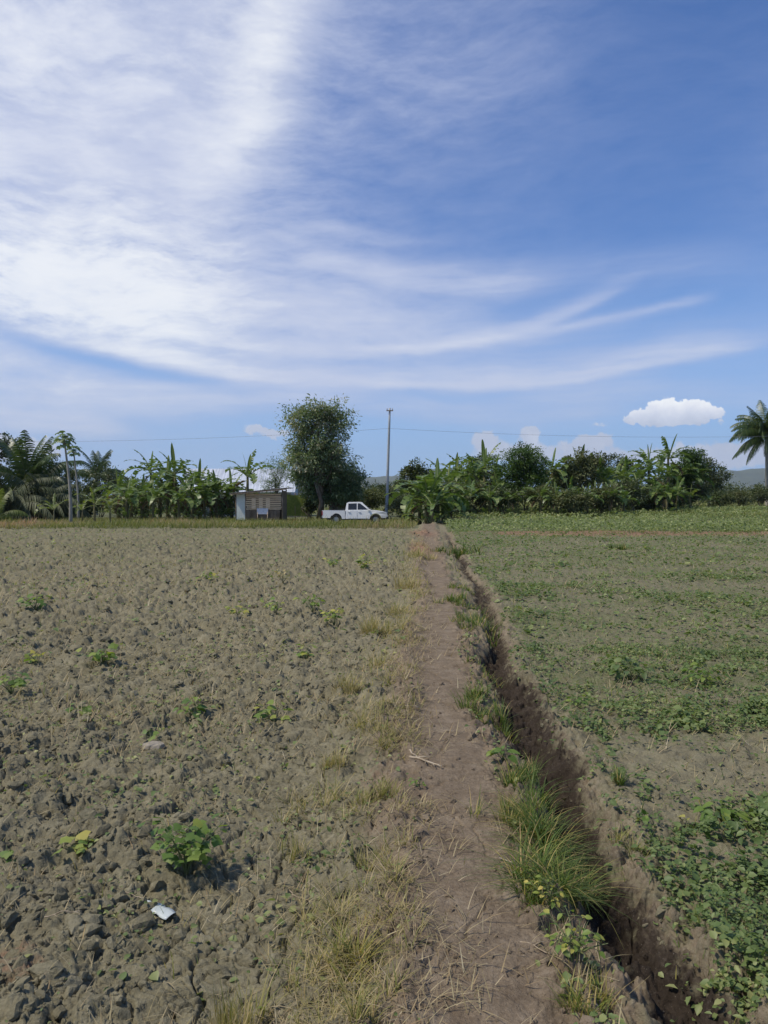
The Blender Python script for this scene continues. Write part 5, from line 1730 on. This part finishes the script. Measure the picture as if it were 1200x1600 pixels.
    a = Acc(); add_box(a, (0, 0, .42), (4.6, 1.1, .16)); a.obj('chassis', M_BLACK, root)
    # wheels
    def wheel(x, y, sg):
        n = 28; a = Acc()
        prof = [(.20, -.10), (.33, -.125), (.375, -.10), (R_, -.06), (R_, .06), (.375, .10), (.33, .125), (.20, .10)]
        V = [[r * cos(q), yy_, r * sin(q)] for q in np.arange(n) * 2 * pi / n for r, yy_ in prof]
        m_ = len(prof)
        a.add(V, [[i * m_ + j, i * m_ + j + 1, ((i + 1) % n) * m_ + j + 1, ((i + 1) % n) * m_ + j] for i in range(n) for j in range(m_ - 1)])
        w_ = thing('wheel', None, None); w_.parent = root; w_.location = (x, y, R_)
        a.obj('tyre', M_TYRE, w_)
        a = Acc()
        add_tube(a, [(0, sg * .02, 0), (0, sg * .075, 0)], [.21, .205], 24, smooth=False)
        for k in range(6):
            q = k * pi / 3; add_box(a, (.11 * cos(q), sg * .088, .11 * sin(q)), (.19, .02, .045), ry=-q)
        add_tube(a, [(0, sg * .07, 0), (0, sg * .105, 0)], [.05, .04], 12)
        a.obj('rim', M_RIM, w_)
    for c in (rf, rr):
        for sg in (-1, 1): wheel(c, sg * (WH - .14), sg)


build_truck()


# ================================================================ single plants and litter close by
LOB, LOBF = leaf_lobed(3)
OV, OVF = leaf_oval(4, .10, .22, .75)


def seedling(px, py, label, size=.3, hgt=.25, nleaf=40, leafL=.07, seed=1, mat=None, lobed=True, tone=0.0, name='weed_plant', cat='plant', group=None, ground=None, nst=6):
    """py = row of the plant's foot"""
    if leafL >= .09 and lobed is not None and nleaf > 1: leafL *= .72; nleaf = int(nleaf * 1.6)
    rg = np.random.default_rng(seed)
    d_ = CAMH * F / (py - HZ); x = at(px, d_); z = gz(x, d_)
    root = thing(name, label, cat, (x, d_, z), 0, group)
    st = Acc(); fo = Acc()
    tips = []
    for k in range(nst):
        ph = k * 2 * pi / nst + rg.normal(0, .3); sp = size * .5 * rg.uniform(.35, 1.0); hh = hgt * rg.uniform(.6, 1.0)
        if k == 0: sp *= .15; hh = hgt
        t = np.linspace(0, 1, 6)
        P = np.stack([cos(ph) * sp * t ** 1.3, sin(ph) * sp * t ** 1.3, hh * t ** .85 - .01], 1)
        add_tube(st, P, np.linspace(.0045, .0015, 6) * (size / .3) ** .5, 5)
        for q in range(max(1, nleaf // nst)):
            tt = rg.uniform(.35, 1.0); i = min(4, int(tt * 5)); c = P[i] + (P[i + 1] - P[i]) * (tt * 5 - i)
            a_ = rg.uniform(0, 2 * pi); pl = size * rg.uniform(.06, .26)
            e = c + np.array([cos(a_) * pl, sin(a_) * pl, pl * rg.uniform(.1, .8)])
            add_tube(st, [c, (c + e) / 2 + [0, 0, .004], e], .0012, 4)
            tips.append((e, a_))
    P = np.array([t[0] for t in tips]); an = np.array([t[1] for t in tips]); N = len(P)
    D = nrm(np.stack([np.cos(an), np.sin(an), rg.uniform(-.6, .15, N)], 1))
    A, B, C = frames(D, nrm(np.stack([rg.normal(0, .3, N), rg.normal(-.15, .3, N), np.ones(N)], 1)))
    L = (leafL * rg.uniform(.55, 1.2, N))[:, None]
    tv, tf = (LOB, LOBF) if lobed else (OV, OVF)
    wv = 1.0 if lobed else .62
    V, Fc, k_ = batch(tv, tf, P, A * L, B * L * wv, C * L)
    fo.add(V, Fc, np.repeat(np.clip(rg.uniform(.15, .75, N) + tone, 0, 1), k_))
    st.obj('stem', M_GSTEM, root); fo.obj('foliage', mat or M_WEED, root)
    return root


seedling(288, 1372, 'big bushy leafy green weed growing on the cloddy field at left', .36, .27, 95, .060, 11, nst=9)
seedling(128, 1335, 'low pale weed with a few broad leaves left of the bushy one', .22, .09, 9, .095, 12, tone=.2, nst=3)
seedling(428, 1132, 'yellow green weed beside the cracked crust by the path', .26, .17, 24, .075, 13, tone=.25, nst=5)
seedling(302, 1128, 'greyish green broad leaved weed on bare clods, mid left', .26, .16, 12, .12, 14, lobed=False, nst=4)
seedling(488, 966, 'dark green weed, left one of a close pair near the path', .42, .26, 26, .11, 15, lobed=False)
seedling(522, 985, 'yellow green weed, right one of a close pair near the path', .34, .24, 26, .10, 16, tone=.2)
seedling(432, 968, 'pale yellowish weed left of the close pair near the path', .36, .24, 20, .11, 17, tone=.22, nst=4)
seedling(158, 1045, 'pale green weed on the clods in the middle of the left field', .40, .16, 20, .12, 18, tone=.1)
seedling(128, 1128, 'scrubby small weed left of the greyish broad leaved one', .22, .10, 10, .07, 19, nst=3)
seedling(56, 1040, 'yellowish weed near the left edge of the field', .36, .14, 12, .12, 20, tone=.2, nst=4)
seedling(54, 962, 'olive weed near the left edge, farther out than the yellowish one', .5, .28, 22, .13, 21)
seedling(478, 1040, 'faint yellow weed at the start of the crust by the path', .28, .15, 12, .08, 22, tone=.2, nst=4)
seedling(572, 895, 'pale yellow weed far out beside the path line', .6, .36, 26, .17, 23, tone=.22)
seedling(520, 888, 'greenish weed far out, left of the pale yellow one', .5, .25, 16, .16, 24, tone=.2)
seedling(322, 915, 'yellow tinged weed far out in the left field', .5, .25, 14, .15, 25, tone=.2)
seedling(372, 968, 'small pale weed halfway across the left field', .36, .18, 12, .12, 26, tone=.2)
seedling(442, 918, 'grey dried weed far out in the left field', .4, .28, 14, .12, 27, mat=M_DRYGRASS)
seedling(234, 1160, 'dull little weed behind the large pale clod', .16, .07, 6, .05, 28, nst=3)
seedling(15, 1090, 'green weed cut by the left edge of the photograph', .4, .2, 20, .11, 29)
seedling(10, 1350, 'low green weed cut by the left edge beside the clods', .16, .07, 8, .06, 30, nst=3)
seedling(787, 1222, 'bright green broad leaved weed on the ditch edge by the tall grass', .17, .10, 8, .105, 31, lobed=False, mat=M_WEED, nst=4)
seedling(655, 1256, 'dark creeping weed lying on the path beside the dry stalk', .16, .03, 12, .03, 32, lobed=False, nst=4)
seedling(985, 1068, 'blue green bushy weed in the middle of the right field', .60, .20, 70, .085, 33, mat=M_COVER, lobed=False, nst=9)
seedling(1105, 1075, 'leafy weed right of the blue green one', .45, .14, 36, .09, 34, lobed=False, nst=7)
seedling(905, 1115, 'feathery light weed on the bare rim of the ditch', .3, .12, 26, .05, 35, lobed=False)
seedling(1012, 1318, 'single small plant with upright round leaves on bare soil', .13, .075, 7, .055, 36, lobed=False, nst=3)
seedling(1078, 1312, 'pale round leaved plant beside the dense cover at right', .18, .07, 12, .06, 37, lobed=False, tone=.2, nst=4)
seedling(1130, 1300, 'glossy clump of large leaves in the dense cover at right', .24, .12, 26, .075, 38, lobed=False, nst=7)
seedling(862, 1468, 'small leaved yellowish herb between path and ditch', .16, .10, 34, .028, 39, lobed=False, tone=.25, nst=6)
seedling(905, 1560, 'leafy herb hanging over the near left edge of the ditch', .26, .12, 60, .030, 40, lobed=False, tone=.2, nst=8)
seedling(835, 1425, 'small green herb between the tall grass and the path', .12, .08, 18, .032, 41, lobed=False, tone=.1)


def tuft(px, py, label, n_=120, L=.2, w=.0022, spread=.06, mat=None, seed=1, lean=(.1, .6), droop=(.1, .6), tone=(.1, .8), name='grass_tuft', off=0.0):
    rg = np.random.default_rng(seed)
    d_ = CAMH * F / (py - HZ) + off; x = at(px, d_); z = gz(x, d_)
    n_ = int(n_ * 1.5); spread *= 1.25
    a = Acc()
    ph = rg.uniform(0, 2 * pi, n_); rr_ = spread * rg.uniform(0, 1, n_) ** .7; p2 = ph + rg.normal(0, .8, n_)
    lx, ly = rr_ * np.cos(ph), rr_ * np.sin(ph)
    if n_ > 90:                                  # several crowns of blades, not one rosette
        nc = 5 + n_ // 70; cx_ = rg.normal(0, .55 * spread, nc); cy_ = rg.normal(0, .8 * spread, nc); ci = rg.integers(0, nc, n_)
        lx, ly = cx_[ci] + .35 * lx, cy_[ci] + .35 * ly
        cl_ = rg.uniform(.6, 1.15, nc)[ci]
    else: cl_ = 1.0
    P = np.stack([lx, ly, height(x + lx, d_ + ly) - z - .01], 1)
    blades(a, P, p2, L * cl_ * rg.uniform(.35, 1.2, n_), w * rg.uniform(.6, 1.5, n_), rg.uniform(*lean, n_), rg.uniform(*droop, n_), np.where(rg.uniform(0, 1, n_) < .14, rg.uniform(.75, 1, n_), rg.uniform(*tone, n_)), 6)
    o = a.obj(name, mat or M_GRASS, loc=(x, d_, z))
    return tag(o, label, 'grass tuft')


tuft(545, 1520, 'yellow green sprawling grass tuft on the left shoulder of the path', 130, .17, .0022, .06, seed=1, tone=(.55, .95), lean=(.2, .85))
tuft(590, 1275, 'dense yellowish dry grass tuft left of the dry stalk', 240, .13, .0018, .09, M_DRYGRASS, 2, tone=(.05, .6), lean=(.1, .7))
tuft(350, 1625, 'straw coloured stubble tuft at the bottom edge of the photograph', 190, .17, .0024, .055, M_DRYGRASS, 3, lean=(.02, .3), droop=(0, .25), tone=(.2, .9))
tuft(392, 1590, 'thin green and straw blades right of the stubble tuft', 36, .15, .002, .05, M_DRYGRASS, 4, tone=(.0, .6))
tuft(470, 1352, 'thin upright dry grass at the edge of the cracked crust', 70, .16, .0016, .06, M_DRYGRASS, 5, lean=(.0, .35), tone=(.1, .7))
tuft(520, 1200, 'pale upright dry grass left of the reddish bank', 130, .20, .0018, .09, M_DRYGRASS, 6, lean=(.0, .4), tone=(.2, .9))
tuft(552, 1090, 'slender dry grass clump farther along the left path edge', 120, .24, .0022, .10, M_DRYGRASS, 7, lean=(.0, .4), tone=(.2, .9))
tuft(590, 1000, 'big dry grass clump on the left path edge, mid distance', 190, .30, .0030, .15, M_DRYGRASS, 8, lean=(.0, .45), tone=(.2, .8))
tuft(632, 925, 'dry grass clump on the left path edge, farthest of the row', 150, .32, .0045, .22, M_DRYGRASS, 9, lean=(.0, .45), tone=(.3, .9))
tuft(575, 1375, 'short yellow tuft beside the path above the sprawling one', 70, .11, .0019, .05, M_DRYGRASS, 10, tone=(0, .5))
tuft(840, 1330, 'tall thick green grass clump on the left lip of the ditch', 420, .25, .0024, .10, seed=11, lean=(.1, .6), droop=(.3, .9), tone=(.05, .65))
tuft(862, 1420, 'green grass clump arching over the ditch, nearest of the two', 420, .25, .0024, .085, seed=12, lean=(.15, .7), droop=(.4, 1.0), tone=(.05, .65))
tuft(815, 1250, 'fine green grass at the upper end of the thick ditch grass', 300, .20, .002, .10, seed=13, lean=(.1, .5), droop=(.1, .6), tone=(.0, .5))
tuft(965, 1238, 'little green tuft on the far rim of the ditch', 90, .11, .0022, .04, seed=14, tone=(.05, .5))
tuft(770, 1140, 'bright green grass on the path side of the ditch, mid distance', 230, .17, .003, .14, seed=15, tone=(.1, .7))
tuft(745, 1115, 'sparse green grass by the path where the ditch narrows', 120, .14, .003, .12, seed=16, tone=(.1, .7))
tuft(738, 985, 'long green grass patch along the ditch, far half', 330, .20, .0045, .26, seed=17, tone=(.1, .6))
tuft(728, 955, 'green grass patch on the ditch edge just beyond the long one', 230, .20, .005, .28, seed=18, tone=(.1, .6))
tuft(706, 868, 'dark green weeds where the ditch meets the far field', 260, .36, .009, .45, seed=19, tone=(.0, .4))
tuft(967, 862, 'lone dark tuft far out in the right field', 130, .34, .008, .15, seed=20, tone=(.0, .3), lean=(0, .3))
tuft(985, 1370, 'yellowish weeds on the right wall of the ditch', 110, .11, .002, .06, M_DRYGRASS, 21, tone=(0, .4), off=.1)
tuft(920, 1600, 'grass sprouting at the near left edge of the ditch', 130, .12, .002, .08, seed=22, tone=(.3, .9))
tuft(560, 1640, 'green and straw grass at the bottom edge beside the path', 120, .12, .002, .05, M_DRYGRASS, 23, tone=(0, .7))
tuft(655, 880, 'yellow grass beside the reddish bank at the far path end', 150, .34, .007, .35, M_DRYGRASS, 24, tone=(.1, .8))

DRYROW = [(612, 960, 'yellow blades beside the big dry clump on the path edge', .26), (600, 1050, 'thin straw tuft between the slender and the big dry clumps', .20), (622, 1080, 'low straw tuft hugging the left side of the path', .12),
          (575, 1145, 'bleached low tuft above the reddish bank', .15), (610, 1190, 'matted dead grass just left of the thick bleached stalk', .10), (640, 1290, 'short dead grass on the path edge below the bleached stalks', .08),
          (560, 1300, 'yellow short grass left below the dense dry tuft', .10), (525, 1250, 'wispy grass between crust and the dense dry tuft', .14), (620, 1345, 'flattened dead grass left of the bare path', .08),
          (640, 1440, 'thin dead runners spreading onto the path', .09), (600, 1430, 'yellow runners right above the sprawling tuft', .11), (520, 1440, 'few long straws left of the sprawling tuft', .15),
          (500, 1530, 'sparse yellow blades left below the sprawling tuft', .12), (620, 1560, 'matted reddish dry grass right below the sprawling tuft', .09), (470, 1260, 'wispy dry blades on the cracked crust', .13),
          (455, 1480, 'short green blades on the brown bank near the bottom', .07)]
for i, (px, py, lb, L) in enumerate(DRYROW):
    tuft(px, py, lb, 75, L * 1.35, .0019 * (1 + max(0, (1200 - py) / 400)), .09 * (1 + max(0, (1150 - py) / 200)), M_DRYGRASS, 60 + i, lean=(.1, .9), droop=(.1, .7), tone=(.0, .9))
tuft(800, 1300, 'dull green grass on the path side of the thick ditch grass', 160, .14, .002, .09, seed=81, tone=(.3, .9))
tuft(875, 1370, 'green grass tips leaning out over the dark ditch', 260, .22, .0024, .09, seed=82, lean=(.3, .8), droop=(.4, 1.0), tone=(.05, .7))
tuft(755, 1060, 'small green tuft by the ditch above the bright grass', 120, .13, .003, .12, seed=83, tone=(.2, .8))
tuft(722, 925, 'low green growth at the ditch edge, beyond the long patch', 120, .16, .006, .25, seed=84, tone=(.1, .7))


# dry stalks lying about
def stalk(px, py, label, L, r, rz, seed, bends=.04):
    rg = np.random.default_rng(seed)
    d_ = CAMH * F / (py - HZ); x = at(px, d_)
    t = np.linspace(-.5, .5, 9)
    xx = x + t * L * cos(rz) + rg.normal(0, bends * L, 9) * .4; yy = d_ + t * L * sin(rz) + rg.normal(0, bends * L, 9) * .4
    zz = height(xx, yy) * .5 + gz(x, d_) * .5 + r + .006
    a = Acc(); add_tube(a, np.stack([xx - x, yy - d_, zz - gz(x, d_)], 1), np.linspace(r, r * .45, 9), 6)
    for k in range(3):
        i = 2 + 2 * k; p0 = np.array([xx[i] - x, yy[i] - d_, zz[i] - gz(x, d_)])
        q = rz + rg.choice([-1, 1]) * rg.uniform(.5, 1.1)
        add_tube(a, [p0, p0 + np.array([cos(q), sin(q), .25]) * L * .14, p0 + np.array([cos(q), sin(q), .1]) * L * .26], [r * .5, r * .4, r * .2], 5)
    tag(a.obj('dry_stalk', M_DEADW, loc=(x, d_, gz(x, d_))), label, 'dry stalk')


stalk(665, 1222, 'thick bleached stalk lying across the left half of the path', .26, .0085, -.75, 1)
stalk(648, 1212, 'shorter bleached stalk lying against the thick one', .15, .007, -1.15, 2)
stalk(628, 1133, 'pale forked twig on the left edge of the path', .30, .005, .1, 3)
stalk(610, 1150, 'thin pale twig below the forked one on the bank', .34, .004, .35, 4)
stalk(812, 1388, 'pale dry stem lying slantwise between path and ditch', .20, .0035, -.75, 5)
stalk(470, 1400, 'reddish dry stem at the border of cracked crust and bank', .16, .0028, -.6, 6)
stalk(420, 1600, 'bundle of bleached stems lying at the bottom edge', .13, .0035, .7, 7)
stalk(430, 1612, 'bleached stem beside the bundle at the bottom edge', .13, .003, .9, 8)
stalk(205, 1408, 'thin curved stem leading to the white plastic scrap', .12, .0022, -.45, 9)
stalk(95, 1458, 'pale straight straw on the clods left of the plastic scrap', .14, .0024, .25, 10)
stalk(855, 1530, 'brown stem lying on the path beside the leafy herb', .20, .003, -.55, 11)
stalk(645, 1105, 'small bleached twig on the left half of the path', .16, .004, 1.2, 12)


def plastic():
    d_ = CAMH * F / (1428 - HZ); x = at(246, d_); z = gz(x, d_)
    L = .17; n = 12; V = []
    rg = np.random.default_rng(4)
    for i in range(n + 1):
        t = i / n; w = .030 * (min(1, t * 2.2) ** .8) * (1 if t < .97 else .9) * (1 - .25 * (abs(t - .55) < .05))
        fold = .006 * math.sin(t * 26)
        for j in range(5):
            u = j / 4 * 2 - 1
            V.append([(t - .5) * L, u * w, .020 + .004 * (1 - u * u) + fold * (.5 + .5 * u) * .7 + .012 * abs(t - .5) + (.006 if i in (5, 8) else 0)])
    Fc = [[i * 5 + j, (i + 1) * 5 + j, (i + 1) * 5 + j + 1, i * 5 + j + 1] for i in range(n) for j in range(4)]
    V = np.array(V) @ rotm(.15, .05, radians(-38)).T
    a = Acc(); a.add(V, Fc); o = a.obj('plastic_scrap', M_PLAST, loc=(x, d_, z))
    s_ = o.modifiers.new('t', 'SOLIDIFY'); s_.thickness = .0012
    tag(o, 'crumpled whitish plastic scrap lying on the cloddy soil', 'litter')


plastic()


def big_clod():
    d_ = CAMH * F / (1172 - HZ); x = at(238, d_)
    V0, F0 = ico()
    V = V0 * [.085, .06, .045] * (1 + .18 * (vnoise(V0[:, 0] * 3 + 9, V0[:, 1] * 3 + V0[:, 2], 8) - .5)[:, None])
    V[:, 2] = np.minimum(V[:, 2], .030)
    a = Acc(); a.add(V, F0, smooth=False)
    o = a.obj('earth_clod', plain_mat('pale_clod', (.24, .21, .16), (.34, .30, .24), 25, .95, .1, .5, .01), loc=(x, d_, gz(x, d_) + .02))
    tag(o, 'large pale flat topped clod standing out on the left field', 'clod')


big_clod()


# ================================================================ air
def haze():
    a = Acc(); x, y0, y1, z0, z1 = 7900, -7900, 7900, -9, 480
    V = [[-x, y0, z0], [x, y0, z0], [x, y1, z0], [-x, y1, z0], [-x, y0, z1], [x, y0, z1], [x, y1, z1], [-x, y1, z1]]
    a.add(V, [[0, 3, 2, 1], [4, 5, 6, 7], [0, 1, 5, 4], [1, 2, 6, 5], [2, 3, 7, 6], [3, 0, 4, 7]], smooth=False)
    m, n = new_mat('haze')
    v = nd(n.t, 'ShaderNodeVolumePrincipled'); v.inputs['Color'].default_value = (.86, .92, 1, 1)
    v.inputs['Density'].default_value = HAZE
    v.inputs['Anisotropy'].default_value = .2
    o = nd(n.t, 'ShaderNodeOutputMaterial'); n.t.links.new(v.outputs[0], o.inputs['Volume'])
    tag(a.obj('haze', m), kind='stuff')


HAZE = .00008
if HAZE: haze()
